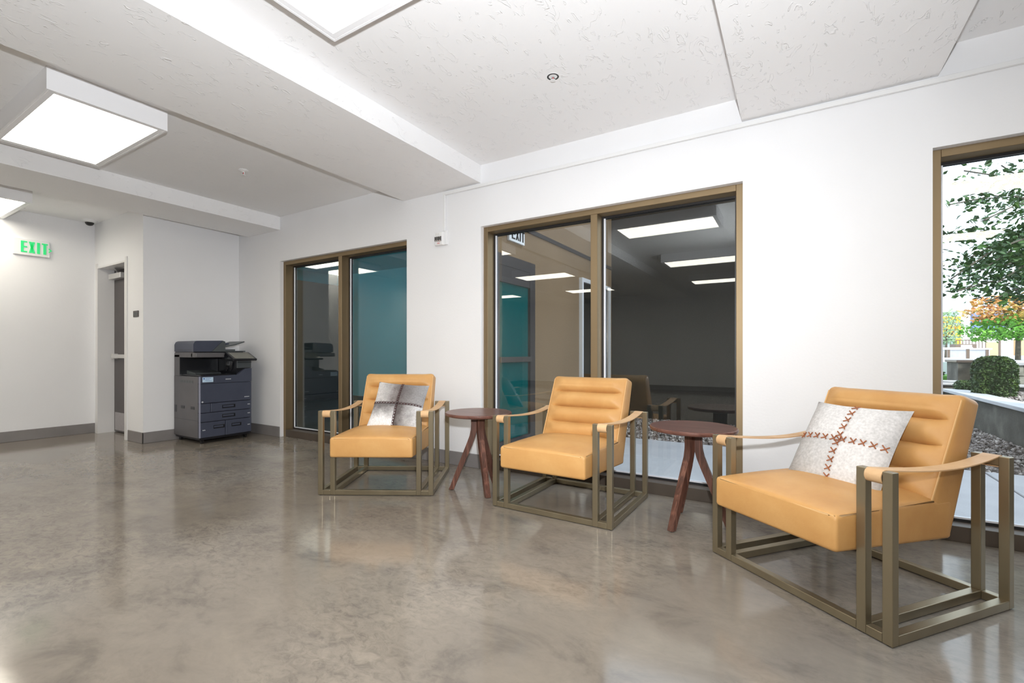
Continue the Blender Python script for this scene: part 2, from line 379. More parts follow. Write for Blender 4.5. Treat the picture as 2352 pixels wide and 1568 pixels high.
tag(obj('wall_alcove_south', bm, 'wall'), 'narrow wall in half shade holding the grey door', 'wall', kind='structure')
tag(obj('wall_closet', box(box(bx(XW - 0.2, XA - 0.14, 0.0, 0.15, 0, ZC), XW - 0.2, XW - 0.05, YA + 0.14, 0, 0, ZC), XW - 0.2, XA - 0.14, YA + 0.14, 0.15, ZC, ZC + 0.02), 'wall'),
    'wall closing the space behind the grey door', 'wall', kind='structure')
tag(obj('wall_east', bx(XE, XE + 0.2, YS, 0.0, 0, ZC), 'wall'), 'white wall closing the lobby on the east', 'wall', kind='structure')
tag(obj('wall_south', bx(XW, XE, YS - 0.2, YS, 0, ZC), 'wall'), 'white wall far behind the camera', 'wall', kind='structure')
tag(obj('wall_added_shade_block', bx(-10.2, XE + 0.2, YS - 0.2, T + 0.03, ZC + 0.26, 12.0), 'stucco_brown'), 'unseen storeys added above the lobby to shade the court', 'wall', kind='structure')  # unseen block added to keep the court and near maple in shade
# baseboards
def baseb(name, x0, x1, y0, y1, lb):
    bm = B(); box(bm, x0, x1, y0, y1, 0, 0.125, 0.003, 1)
    tag(obj(name, bm, 'base'), lb, 'baseboard', kind='structure')
baseb('baseboard_north_1', XA + 0.01, WN[0][0] - 0.002, -0.012, 0, 'grey baseboard strip right of the copier')
baseb('baseboard_north_2', WN[0][1], WN[1][0], -0.012, 0, 'grey baseboard behind the side table between two windows')
baseb('baseboard_north_3', WN[1][1], WN[2][0], -0.012, 0, 'grey baseboard behind the nearest armchair')
baseb('baseboard_north_4', WN[2][1], XE, -0.012, 0, 'grey baseboard at the east end of the window wall')
baseb('baseboard_alcove_east', XA, XA + 0.012, YA - 0.012, 0, 'grey baseboard behind the copier')
baseb('baseboard_alcove_south', DX1 + 0.07, XA + 0.012, YA - 0.012, YA, 'short grey baseboard between door and outer corner')
baseb('baseboard_west', XW, XW + 0.012, YS, YA, 'grey baseboard below the EXIT sign')
baseb('baseboard_east', XE - 0.012, XE, YS, 0, 'grey baseboard on the east wall')
baseb('baseboard_south', XW, XE, YS, YS + 0.012, 'grey baseboard on the far south wall')

# windows: storefront frames set back in the wall
def window(n, x0, x1, label):
    w = empty('window_%d' % n, ((x0 + x1) / 2, 0.08, 0), 0, label, 'window', kind='structure')
    h = (x1 - x0) / 2; y0, y1 = -0.035, 0.118; f = 0.044; sb = 0.085; g = 0.085
    obj('jamb', bx(-h, -h + f, y0, y1, 0, ZT, 0.002, 1), 'bronze', w); obj('jamb', bx(h - f, h, y0, y1, 0, ZT, 0.002, 1), 'bronze', w)
    obj('head_rail', bx(-h + f, h - f, y0, y1, ZT - f, ZT, 0.002, 1), 'bronze', w)
    obj('sill_rail', bx(-h + f, h - f, y0, y1, 0, sb, 0.002, 1), 'sill', w)
    obj('mullion', bx(-0.028, 0.028, y0, y1, sb, ZT - f, 0.002, 1), 'bronze', w)
    for a, b in ((-h + f, -0.028), (0.028, h - f)):
        p = obj('pane', bx(a + 0.004, b - 0.004, g - 0.003, g + 0.003, sb + 0.004, ZT - f - 0.004), 'glass', w)
        bm = B(); q = 0.016
        for yy in (g - 0.020, g + 0.006):
            box(bm, a, b, yy, yy + 0.014, ZT - f - q, ZT - f); box(bm, a, b, yy, yy + 0.014, sb, sb + q)
            box(bm, a, a + q, yy, yy + 0.014, sb + q, ZT - f - q); box(bm, b - q, b, yy, yy + 0.014, sb + q, ZT - f - q)
        obj('gasket', bm, 'gasket', p)
        obj('reflection_bead', box(bx(a + q, a + q + 0.012, g - 0.018, g - 0.008, sb + q, ZT - f - q), a + q, b - q, g - 0.018, g - 0.008, sb + q, sb + q + 0.010), 'bead', p)
window(1, *WN[0], 'two-pane bronze window beside the copier, teal beyond its right pane')
window(2, *WN[1], 'wide two-pane bronze window behind the middle armchair')
window(3, *WN[2], 'bronze window with trees outside behind the nearest armchair')

# door in the alcove
d = empty('door_1', ((DX0 + DX1) / 2, YA, 0), 0, 'dark grey door with steel push bar in a white frame', 'door', kind='structure')
hw = (DX1 - DX0) / 2; yd = 0.16
bm = B()
for s in (-1, 1):
    a, b = sorted((s * hw, s * (hw + 0.045))); box(bm, a, b, -0.012, 0.0, 0, DZ + 0.045)
    a, b = sorted((s * (hw - 0.02), s * hw)); box(bm, a, b, -0.012, yd + 0.06, 0, DZ)
box(bm, -hw + 0.02, hw - 0.02, -0.012, yd + 0.06, DZ - 0.02, DZ)
obj('door_frame', bm, 'jamb', d)
lf = obj('door_leaf', bx(-hw + 0.02, hw - 0.02, yd, yd + 0.045, 0.01, DZ - 0.022), 'door', d)
obj('kick_plate', bx(-hw + 0.05, hw - 0.03, yd - 0.003, yd, 0.03, 0.26), 'steel', d)
bm = bx(-hw + 0.06, hw - 0.05, yd - 0.05, yd - 0.02, 0.965, 1.015, 0.006); box(bm, -hw + 0.05, -hw + 0.14, yd - 0.045, yd, 0.955, 1.025, 0.004); box(bm, hw - 0.13, hw - 0.04, yd - 0.045, yd, 0.955, 1.025, 0.004)
obj('push_bar', bm, 'alu', d)
cb = obj('closer_body', bx(-hw + 0.04, -0.02, yd - 0.07, yd, DZ - 0.150, DZ - 0.080, 0.006), 'alu', d)
bm = B(); tube(bm, [(-0.20, yd - 0.04, DZ - 0.08), (-0.20, yd - 0.04, DZ - 0.055), (-0.02, yd - 0.12, DZ - 0.045), (-0.30, yd - 0.02, DZ - 0.03)], 0.008, 8)
obj('closer_arm', bm, 'alu', cb)

# ------------------------------------------------------------------ ceiling lights
def ceiling_light(x, y, label, proto=[None]):
    if proto[0] is None:
        o = empty('ceiling_light', (x, y, ZC))
        hx, hy, hz = 0.60, 0.305, -0.135
        bm = B(); t = 0.012
        for a in ((-hx, hx, -hy, -hy + t), (-hx, hx, hy - t, hy), (-hx, -hx + t, -hy + t, hy - t), (hx - t, hx, -hy + t, hy - t)): box(bm, *a, hz, 0)
        box(bm, -hx + t, hx - t, -hy + t, hy - t, -0.02, -0.002)
        obj('housing', bm, 'white_metal', o)
        bm = B(); q = 0.042; r_ = 0.014
        for a in ((-hx + r_, hx - r_, -hy + r_, -hy + q), (-hx + r_, hx - r_, hy - q, hy - r_), (-hx + r_, -hx + q, -hy + q, hy - q), (hx - q, hx - r_, -hy + q, hy - q)): box(bm, *a, hz + 0.001, hz + 0.012)
        obj('lens_frame', bm, 'white_metal', o)
        obj('diffuser', bx(-hx + q, hx - q, -hy + q, hy - q, hz + 0.006, hz + 0.010), 'diffuser', o)
        proto[0] = o
    else:
        o = copy_tree(proto[0]); o.location = (x, y, ZC)
    tag(o, label, 'ceiling light', 'surface-mounted ceiling lights'); return o
LX = (-6.95, -4.32, -1.345, 1.69); LY = (-2.19, -4.65, -7.06)
LL = {(0, 0): 'boxy lit ceiling light at the far left, nearest the EXIT sign', (1, 0): 'large boxy lit ceiling light seen whole above the copier side',
      (2, 0): 'bright ceiling light whose corner enters the top edge of the photo', (3, 0): 'lit ceiling light outside the frame over the nearest armchair'}
row = ('', 'second row, seen reflected', 'third row, seen reflected')
colw = ('above the EXIT wall', 'in line with the copier-side light', 'in line with the near sprinkler', 'nearest the tree window')
for i, x in enumerate(LX):
    for j, y in enumerate(LY):
        ceiling_light(x - (0.35 if i == 0 and j == 0 else 0), y, LL.get((i, j)) or 'lit ceiling light %s, %s' % (colw[i], row[j]))

# ------------------------------------------------------------------ sprinklers, camera dome, EXIT sign, strobe, raceway, plate
def sprinkler(x, y, label, recessed=False):
    o = empty('sprinkler_head', (x, y, ZC), 0, label, 'sprinkler', 'ceiling sprinkler heads')
    if recessed:
        obj('escutcheon', lathe(B(), [(0.036, 0.0), (0.040, -0.002), (0.040, -0.004), (0.036, -0.005)], 32), 'white_plastic', o, True)
        obj('painted_shade_ring', lathe(B(), [(0.036, -0.0005), (0.036, -0.0045), (0.026, -0.0045), (0.026, -0.0005)], 32), 'black', o)  # black ring paints in the shade of the recess
        obj('cup', lathe(B(), [(0.026, -0.003), (0.020, -0.0015), (0.0, -0.001)], 24), 'white_plastic', o, True)
    else:
        obj('escutcheon', lathe(B(), [(0.040, 0.0), (0.042, -0.004), (0.030, -0.012), (0.016, -0.016), (0.0, -0.016)], 28), 'white_plastic', o, True)
    bm = B(); cyl(bm, (0, 0, -0.005), (0, 0, -0.022), 0.010, n=12)
    for s in (-1, 1): tube(bm, [(0.004 * s, 0, -0.02), (0.013 * s, 0, -0.026), (0.011 * s, 0, -0.036), (0.0, 0, -0.046)], 0.0028, 6)
    obj('yoke', bm, 'chrome' if recessed else 'white_plastic', o, True)
    bm = B(); cyl(bm, (0, 0, -0.046), (0, 0, -0.0485), 0.017, n=16); obj('deflector', bm, 'white_plastic', o)
    bm = B(); cyl(bm, (0, 0, -0.022), (0, 0, -0.044), 0.0028, n=8); obj('glass_bulb', bm, 'red', o)
    if recessed: o.scale = (1, 1, 0.5)
sprinkler(-1.25, -0.86, 'chrome sprinkler head in a cup with a painted shade ring, near the photo top centre', True)
sprinkler(-4.31, -1.045, 'white sprinkler head between the two beams above the copier')
sprinkler(-7.40, -1.80, 'white sprinkler head beside the far left ceiling light')
o = empty('dome_camera', (-7.60, -1.17, ZC), 0, 'white dome camera on the ceiling corner above the grey door', 'camera')
obj('base_ring', lathe(B(), [(0.0, 0), (0.075, 0), (0.078, -0.012), (0.066, -0.026), (0.045, -0.030), (0, -0.030)], 32), 'white_plastic', o, True)
obj('dome', lathe(B(), [(0.045, -0.029), (0.042, -0.045), (0.030, -0.060), (0.015, -0.067), (0, -0.069)], 28), 'black', o, True)

def exit_letters(parent, h, mats, X, y0, z0, arrow=True, w=0.6):
    """block letters on a face that looks along +X, reading towards +Y"""
    s = h; st = 0.15 * h; lw = w * h; gap = 0.12 * h
    fn = lambda a, b, dd: (dd, y0 + a, z0 + b)
    def put(name, polys):
        bm = B()
        for p in polys: prism(bm, p, X, X + 0.004, fn)
        obj(name, bm, mats, parent)
    rect = lambda a0, a1, b0, b1: [(a0, b0), (a1, b0), (a1, b1), (a0, b1)]
    a = 0.0
    put('letter', [rect(a, a + st * 1.2, 0, s), rect(a + st * 1.2, a + lw, s - st * 0.8, s), rect(a + st * 1.2, a + lw, 0, st * 0.8), rect(a + st * 1.2, a + lw, s / 2 - st * .4, s / 2 + st * .4)])
    a += lw + gap * 0.9; wx = lw
    put('letter', [[(a, 0), (a + st * 1.2, 0), (a + wx, s), (a + wx - st * 1.2, s)]]); 
    put('letter_bar', [[(a + wx - st * 1.2, 0), (a + wx, 0), (a + st * 1.2, s), (a, s)]])
    a += wx + gap
    put('letter', [rect(a, a + st * 1.3, 0, s)]); a += st * 1.3 + gap
    put('letter', [rect(a + lw / 2 - st * .65, a + lw / 2 + st * .65, 0, s - st * .8), rect(a, a + lw, s - st * .8, s)]); a += lw + gap * 0.5
    if arrow:
        k = 0.32 * h; t = 0.1 * h; c = s * 0.42
        put('arrow', [[(a, c + k / 2 + t / 2), (a + k * 0.72, c), (a, c - k / 2 - t / 2), (a, c - k / 2 + t * 0.7), (a + k * 0.72 - t * 1.2, c), (a, c + k / 2 - t * 0.7)]])
o = empty('exit_sign', (XW, -1.655, 2.285), 0, 'white wall sign with green EXIT lettering and arrow', 'sign')
obj('sign_box', bx(0, 0.028, -0.155, 0.155, -0.095, 0.095, 0.004), 'white_plastic', o)
exit_letters(o, 0.132, 'sign_green', 0.0282, -0.093, -0.064, w=0.40)

o = empty('alarm_strobe', (-2.825, 0, 2.106), 0, 'white fire alarm strobe with FIRE lettering on the wall between windows', 'alarm')
obj('back_box', bx(-0.052, 0.062, -0.022, 0, -0.062, 0.066, 0.004), 'white_plastic', o)
hs = obj('housing', bx(-0.060, 0.042, -0.058, -0.022, -0.068, 0.052, 0.012, 3), 'white_plastic', o)
ln = obj('strobe_lens', bx(-0.048, 0.036, -0.070, -0.058, -0.036, 0.012, 0.005), 'chrome', o)
bm = B()
for k in range(7): box(bm, -0.044 + k * 0.0115, -0.036 + k * 0.0115, -0.0715, -0.070, -0.030 + 0.004 * (k % 2), 0.004 + 0.004 * ((k + 1) % 2))
obj('lens_facet', bm, 'black', ln)
for k in range(3): obj('sounder_slot', bx(-0.04 + k * 0.016, -0.034 + k * 0.016, -0.0585, -0.0575, 0.02, 0.045), 'alu', hs)
text_obj('lettering', 'FIRE', 0.018, 0.0005, 'red', o, (-0.008, -0.0586, -0.052), (R(90), 0, 0))
o = empty('cable_raceway', (-2.80, -0.002, 2.54), 0, 'white surface raceway along the wall top dropping to the strobe', 'conduit')
obj('horizontal_run', bx(-0.012, 5.2 + 2.80 - 0.02, -0.020, 0, -0.032, -0.004, 0.002, 1), 'white_plastic', o)
obj('drop_run', bx(-0.012, 0.012, -0.020, 0, 2.172 - 2.54, -0.032, 0.002, 1), 'white_plastic', o)
o = empty('wall_plate', (-6.52, YA, 1.487), 0, 'small dark square plate on the wall right of the grey door', 'plate')
obj('plate', bx(-0.068, 0.068, -0.008, 0, -0.036, 0.036, 0.002, 1), 'plate', o)
obj('raised_symbol', box(bx(-0.035, -0.005, -0.010, -0.008, -0.012, 0.016), 0.008, 0.038, -0.010, -0.008, -0.012, 0.016), 'copier_grey', o)

# ------------------------------------------------------------------ armchairs
def strap_mesh(yf, yr, zt, x0, x1, sag):
    path = []
    r = 0.019; t = 0.0045
    def bar(cy, cz, a0, a1, n=10):
        return [(cy + math.cos(R(a0 + (a1 - a0) * k / n)) * (r + t), cz + math.sin(R(a0 + (a1 - a0) * k / n)) * (r + t)) for k in range(n + 1)]
    cz = zt - r - 0.004
    fa = bar(yf, cz, 300, 90); ra = bar(yr, cz, 90, -120)
    top = []
    for k in range(1, 24):
        s = k / 24; top.append((yf + (yr - yf) * s, cz + r + t - sag * 4 * s * (1 - s) * (0.75 + 0.5 * s)))
    path = fa + top + ra
    bm = B(); nr = []
    for i, (y, z) in enumerate(path):
        a = path[max(0, i - 1)]; b = path[min(len(path) - 1, i + 1)]
        d = Vector((b[0] - a[0], b[1] - a[1])).normalized(); n = Vector((-d.y, d.x))
        w = 0.004 * math.sin(math.pi * i / (len(path) - 1))
        nr.append([bm.verts.new((xx, y + n.x * s * t / 2, z + n.y * s * t / 2)) for xx, s in ((x0 - w, 1), (x1 + w, 1), (x1 + w, -1), (x0 - w, -1))])
    for a, b in zip(nr, nr[1:]):
        for k in range(4): bm.faces.new((a[k], a[(k + 1) % 4], b[(k + 1) % 4], b[k]))
    bm.faces.new(nr[0][::-1]); bm.faces.new(nr[-1])
    return bm
def armchair():
    o = empty('armchair')
    t = 0.017; xo, xi = 0.403, 0.314; yf, yr = -0.372 + t, 0.372 - t; zt = 0.612
    for s in (-1, 1):
        for y in (yf, yr):
            for x in (xo, xi):
                obj('leg', bx(s * x - t, s * x + t, y - t, y + t, 0.004, zt, 0.0025, 2), 'brass', o)
            obj('arm_bar', bx(min(s * xi, s * xo) + t, max(s * xi, s * xo) - t, y - 0.015, y + 0.015, zt - 0.038, zt - 0.008), 'brass', o)
        obj('side_rail', bx(s * xo - t, s * xo + t, yf + t, yr - t, 0.004, 0.038, 0.0025, 2), 'brass', o)
        obj('side_rail', bx(s * xi - t, s * xi + t, yf + t, yr - t, 0.004, 0.038, 0.0025, 2), 'brass', o)
        x0, x1 = sorted((s * (xi + t + 0.001), s * (xo - t - 0.001)))
        obj('arm_strap', strap_mesh(yf, yr, zt, x0, x1, 0.028), 'strap', o, True)
    for y in (yf, yr):
        for a, b in ((-xi + t, xi - t), (xi + t, xo - t), (-xo + t, -xi - t)):
            obj('cross_rail', bx(a, b, y - t, y + t, 0.004, 0.038, 0.0025, 2), 'brass', o)
    for s in (-1, 1):
        for y in (yf, yr): obj('glide', cyl(B(), (s * xo, y, 0), (s * xo, y, 0.005), 0.012, n=12), 'black', o)
    # seat cushion, crowned
    Wc = 0.588
    y0, y1 = -0.474, 0.215
    def smap(u, v, w):
        zb = 0.297 - 0.040 * v; ztp = 0.432 - 0.008 * v
        return Vector((u, y0 + (y1 - y0) * v, zb + (ztp - zb) * w))
    def sdisp(u, v):
        c = max(0.0, 1 - (2 * u / Wc) ** 2) ** 0.55 * max(0.0, math.sin(math.pi * min(1, v * 0.92 + 0.02))) ** 0.6
        wr = 0.0035 * noise.noise(Vector((u * 9, v * 6, 1.3)))
        return Vector((0, 0, 0.040 * c + wr * c))
    seat = obj('seat', slab(B(), Wc, 0.014, smap, nu=26, nv=26, disp=sdisp, T=0.135, H=0.66), 'leather', o, True)
    pz = 0.434
    pts = [(Wc / 2 - 0.004, 0.10, pz - 0.010), (Wc / 2 - 0.004, y0 + 0.03, pz - 0.005), (Wc / 2 - 0.012, y0 + 0.008, pz - 0.005), (Wc / 2 - 0.03, y0 + 0.004, pz - 0.005), (-Wc / 2 + 0.03, y0 + 0.004, pz - 0.005), (-Wc / 2 + 0.012, y0 + 0.008, pz - 0.005), (-Wc / 2 + 0.004, y0 + 0.03, pz - 0.005), (-Wc / 2 + 0.004, 0.10, pz - 0.010)]
    obj('piping', tube(B(), pts, 0.0042, 6), 'piping', seat, True)
    # backrest: four horizontal channels inside a plain border
    f0, f1 = Vector((0, 0.013, 0.27)), Vector((0, 0.305, 0.858)); b0, b1 = Vector((0, 0.222, 0.252)), Vector((0, 0.428, 0.822))
    nrm = Vector((0, -(f1 - f0).z, (f1 - f0).y)).normalized()
    def bmap(u, v, w):
        f = f0.lerp(f1, v); b = b0.lerp(b1, v); p = b.lerp(f, w); p.x = u; return p
    def bdisp(u, v):
        vv = (v - 0.27) / 0.73
        if vv <= 0: return Vector((0, 0, 0))
        ch = vv * 4 + 0.012 * noise.noise(Vector((u * 7, vv * 3, 9.1)))
        h = abs(math.sin(math.pi * ch)) ** 0.5 if vv < 1 else 0
        if vv >= 0.75: h = max(h, min(1, (vv - 0.75) / 0.06) ** 0.5 * math.cos((vv - 0.75) / 0.25 * 1.2))
        side = min(1.0, max(0.0, (Wc / 2 - 0.030 - abs(u)) / 0.06)) ** 0.7
        w = 0.002 * noise.noise(Vector((u * 11, v * 9, 4.2)))
        return nrm * ((-0.028 + 0.055 * h + w) * side)
    back = obj('backrest', slab(B(), Wc - 0.002, 0.024, bmap, nu=30, nv=96, disp=bdisp, T=0.13, H=0.62), 'leather', o, True)
    for s in (-1, 1):
        obj('piping', tube(B(), [f0.lerp(f1, k) + Vector((s * (Wc / 2 - 0.008), 0, 0)) + nrm * (-0.006) for k in (0.27, 0.45, 0.6, 0.9, 0.96)], 0.0038, 6), 'piping', back, True)
    return o
ch = armchair()
ch.location = (-2.776, -0.717, 0); ch.rotation_euler = (0, 0, R(29.96))
ch1 = ch; ch2 = copy_tree(ch); ch2.location = (-1.318, -0.415, 0); ch2.rotation_euler = (0, 0, R(-0.7))
ch3 = copy_tree(ch); ch3.location = (0.197, -0.766, 0); ch3.rotation_euler = (0, 0, R(-38.7))
G = 'caramel leather armchairs by the windows'
tag(ch1, 'caramel leather armchair with a dark patchwork hide pillow, nearest the copier', 'armchair', G)
tag(ch2, 'caramel leather armchair without a pillow, between two round tables', 'armchair', G)
tag(ch3, 'largest nearest caramel leather armchair with a pale stitched pillow', 'armchair', G)

# ------------------------------------------------------------------ side tables
def side_table():
    o = empty('side_table')
    obj('table_top', lathe(B(), [(0, 0.562), (0.225, 0.562), (0.247, 0.568), (0.251, 0.576), (0.250, 0.585), (0.245, 0.590), (0, 0.590)], 64), 'walnut_top', o, True)
    obj('mounting_plate', cyl(B(), (0, 0, 0.545), (0, 0, 0.562), 0.062, n=24), 'black', o)
    prof = [(0.030, 0.545), (0.030, 0.50), (0.033, 0.455), (0.045, 0.405), (0.068, 0.345), (0.110, 0.243), (0.155, 0.130), (0.205, 0.0)]
    bm = B(); rings = []
    for i, (r, z) in enumerate(prof):
        wv = 0.022 - 0.003 * i / 7; th = 0.025 - 0.007 * i / 7
        a = prof[max(0, i - 1)]; b = prof[min(7, i + 1)]
        dd = Vector((b[0] - a[0], b[1] - a[1])).normalized(); n = Vector((-dd.y, dd.x))
        if i == 7: n = Vector((1, 0)) * 1.05
        if n.x < 0: n = -n
        ring = []
        for sx, sy in ((-1, -1), (1, -1), (1, 1), (-1, 1)):
            ring.append(bm.verts.new((r + n.x * sx * th, sy * wv, z + n.y * sx * th)))
        rings.append(ring)
    for a, b in zip(rings, rings[1:]):
        for k in range(4): bm.faces.new((a[k], a[(k + 1) % 4], b[(k + 1) % 4], b[k]))
    bm.faces.new(rings[0]); bm.faces.new(rings[-1][::-1])
    for v in bm.verts: v.co.z = max(0.004, v.co.z)
    es = [e for e in bm.edges if abs((e.verts[0].co - e.verts[1].co).normalized().y) < 0.2 and (e.verts[0].co.y * e.verts[1].co.y > 0) and abs(e.verts[0].co.z - e.verts[1].co.z) > 0.03]
    bmesh.ops.bevel(bm, geom=es, offset=0.004, segments=2, affect='EDGES')
    leg = obj('leg', bm, 'walnut_leg', o, True)
    obj('foot_pad', cyl(B(), (0.205, 0, 0), (0.205, 0, 0.006), 0.012, n=10), 'black', leg)
    return o, leg
def set_legs(o, angles):
    legs = [c for c in o.children if c.name.startswith('leg')]
    while len(legs) < 3: legs.append(copy_tree(legs[0], o))
    for l, a in zip(legs, angles): l.rotation_euler = (0, 0, R(a))
t1, _ = side_table(); t1.location = (-2.035, -0.535, 0); set_legs(t1, (208, -36, 86))
t2 = copy_tree(t1); t2.location = (-0.525, -0.425, 0); set_legs(t2, (246, 3, 124))
tag(t1, 'round walnut tripod table between the far and the middle armchair', 'side table', 'round walnut tripod tables')
tag(t2, 'round walnut tripod table between the middle and the nearest armchair', 'side table', 'round walnut tripod tables')

# ------------------------------------------------------------------ pillows
def hide(name, c0, c1, axis, p0, p1, sc=14.0):
    """cowhide: colour drifts across the patch along an object axis, with hair mottling"""
    m, nt, b, N, L = _mat(name)
    tc = N.new('ShaderNodeTexCoord'); sp = N.new('ShaderNodeSeparateXYZ'); L.new(tc.outputs['Object'], sp.inputs[0])
    t = tex(N, L, 'Noise', sc, Detail=6.0, Roughness=0.7, stretch=(1, 1, 1))
    ad = N.new('ShaderNodeMath'); ad.operation = 'MULTIPLY_ADD'; ad.inputs[1].default_value = 0.16
    L.new(t.outputs['Fac'], ad.inputs[0]); L.new(sp.outputs[axis], ad.inputs[2])
    mr = N.new('ShaderNodeMapRange'); mr.inputs['From Min'].default_value = p0 + 0.08; mr.inputs['From Max'].default_value = p1 + 0.08
    L.new(ad.outputs[0], mr.inputs['Value'])
    r = ramp(N, [(0.0, c0), (1.0, c1)]); L.new(mr.outputs['Result'], r.inputs['Fac'])
    t3 = tex(N, L, 'Noise', 90.0, Detail=3.0); r3 = ramp(N, [(0.3, (0.82, 0.82, 0.82)), (0.7, (1.1, 1.1, 1.1))]); L.new(t3.outputs['Fac'], r3.inputs['Fac'])
    mx = N.new('ShaderNodeMix'); mx.data_type = 'RGBA'; mx.blend_type = 'MULTIPLY'; mx.inputs[0].default_value = 1.0
    L.new(r.outputs['Color'], mx.inputs[6]); L.new(r3.outputs['Color'], mx.inputs[7]); L.new(mx.outputs[2], b.inputs['Base Color'])
    b.inputs['Roughness'].default_value = 0.75; b.inputs['Sheen Weight'].default_value = 0.15
    bp = N.new('ShaderNodeBump'); bp.inputs['Strength'].default_value = 0.25; bp.inputs['Distance'].default_value = 0.004
    L.new(t3.outputs['Fac'], bp.inputs['Height']); L.new(bp.outputs['Normal'], b.inputs['Normal'])
    return m
WHT, LG, DG, BR = (0.72, 0.705, 0.70), (0.42, 0.40, 0.40), (0.13, 0.105, 0.10), (0.30, 0.25, 0.22)
PS = 0.213
def pillow_pt(a, b, side, th=0.062):
    """a, b in -1..1 over the pillow face; side +1 front, -1 back"""
    pull = 0.055 * (1 - a * a) * abs(b) ** 3; pull2 = 0.055 * (1 - b * b) * abs(a) ** 3
    x = PS * (a - math.copysign(pull2, a)); z = PS * (b - math.copysign(pull, b))
    prof = max(0.0, (1 - a * a)) ** 0.42 * max(0.0, (1 - b * b)) ** 0.42
    seam = 0.010 * (math.exp(-(a / 0.035) ** 2) + math.exp(-(b / 0.035) ** 2)) if side > 0 else 0
    cr = 0.005 * noise.noise(Vector((a * 2.6, b * 2.6, 3.0 + side)))
    y = -side * (th * prof - seam * prof + cr * prof)
    return Vector((x, y, z))
def pillow(name, label, mats, stitch_mat, group, joined):
    o = empty(name); tag(o, label, 'pillow', group)
    n = 14
    for q, (a0, b0) in enumerate(((-1, 0), (0, 0), (-1, -1), (0, -1))):
        bm = B(); g = [[bm.verts.new(pillow_pt(a0 + i / n, b0 + j / n, 1)) for i in range(n + 1)] for j in range(n + 1)]
        for j in range(n):
            for i in range(n): bm.faces.new((g[j][i], g[j][i + 1], g[j + 1][i + 1], g[j + 1][i]))
        obj('hide_patch', bm, mats[q], o, 'all')
    bm = B(); n = 20
    g = [[bm.verts.new(pillow_pt(-1 + 2 * i / n, -1 + 2 * j / n, -1)) for i in range(n + 1)] for j in range(n + 1)]
    for j in range(n):
        for i in range(n): bm.faces.new((g[j][i], g[j][i + 1], g[j + 1][i + 1], g[j + 1][i]))
    obj('back_cover', bm, 'pillow_back', o, 'all')
    # laced crosses along both seams
    def cross(bm, at, size):
        for s in (-1, 1):
            pts = []
            for k in (-1, -0.5, 0, 0.5, 1):
                a, b = at[0] + size * k, at[1] + size * k * s
                p = pillow_pt(max(-0.98, min(0.98, a)), max(-0.98, min(0.98, b)), 1); p.y -= 0.0035; pts.append(p)
            tube(bm, pts, 0.0028, 6)
    spots = [(-0.9 + 0.2 * k, 0.0) for k in range(10)] + [(0.0, -0.9 + 0.2 * k) for k in range(10)]
    spots = [s for s in spots if abs(s[0]) + abs(s[1]) > 0.01] + [(0.0, 0.0)]
    if joined:
        bm = B()
        for s in [(-0.92 + 0.115 * k, 0.0) for k in range(17)] + [(0.0, -0.92 + 0.115 * k) for k in range(17)]: cross(bm, s, 0.040)
        obj('lacing', bm, stitch_mat, o, True)
    else:
        for s in spots: bm = B(); cross(bm, s, 0.060); obj('cross_stitch', bm, stitch_mat, o, True)
    return o
M['pillow_back'] = plain('grey_pillow_backing', (0.42, 0.39, 0.40), 0.85)
pal = [hide('pale_hide_a', (0.40, 0.375, 0.36), WHT, 0, -0.22, -0.10), hide('pale_hide_b', WHT, (0.45, 0.44, 0.44), 0, 0.08, 0.24),
       hide('pale_hide_c', (0.30, 0.275, 0.25), (0.58, 0.57, 0.565), 0, -0.24, -0.08), hide('pale_hide_d', WHT, (0.48, 0.445, 0.43), 0, 0.12, 0.26)]
p3 = pillow('throw_pillow', 'pale grey hide pillow with rust cross stitches on the nearest armchair', pal, 'stitch', 'hide throw pillows', False)
drk = [hide('dark_hide_a', (0.66, 0.64, 0.63), (0.15, 0.125, 0.12), 0, -0.20, -0.02), hide('dark_hide_b', (0.11, 0.09, 0.088), (0.34, 0.33, 0.33), 0, 0.0, 0.22),
       hide('dark_hide_c', (0.80, 0.79, 0.79), (0.15, 0.137, 0.137), 2, -0.15, -0.03), hide('dark_hide_d', (0.10, 0.085, 0.082), (0.76, 0.75, 0.75), 0, 0.02, 0.22)]
p1 = pillow('throw_pillow', 'dark and white patchwork hide pillow on the armchair near the copier', drk, 'stitch_dark', 'hide throw pillows', True)
def seat_local(c, x, y, z): return c.matrix_basis @ Vector((x, y, z))
def place_pillow(p, chair, x, y, z, lean, roll, yaw):
    p.rotation_mode = 'XYZ'
    m = Matrix.Translation(seat_local(chair, x, y, z)) @ Matrix.Rotation(chair.rotation_euler.z + R(yaw), 4, 'Z') @ Matrix.Rotation(R(-lean), 4, 'X') @ Matrix.Rotation(R(roll), 4, 'Y')
    p.matrix_basis = m
place_pillow(p3, ch3, -0.020, 0.035, 0.603, 34, 0, 1)
place_pillow(p1, ch1, 0.058, 0.035, 0.600, 34, 5, 0)

# ------------------------------------------------------------------ copier
o = empty('copier', (-6.01, -0.478, 0), 0, 'charcoal floor-standing copier on casters in the corner', 'copier'); o.scale = (1, 1, 0.98)
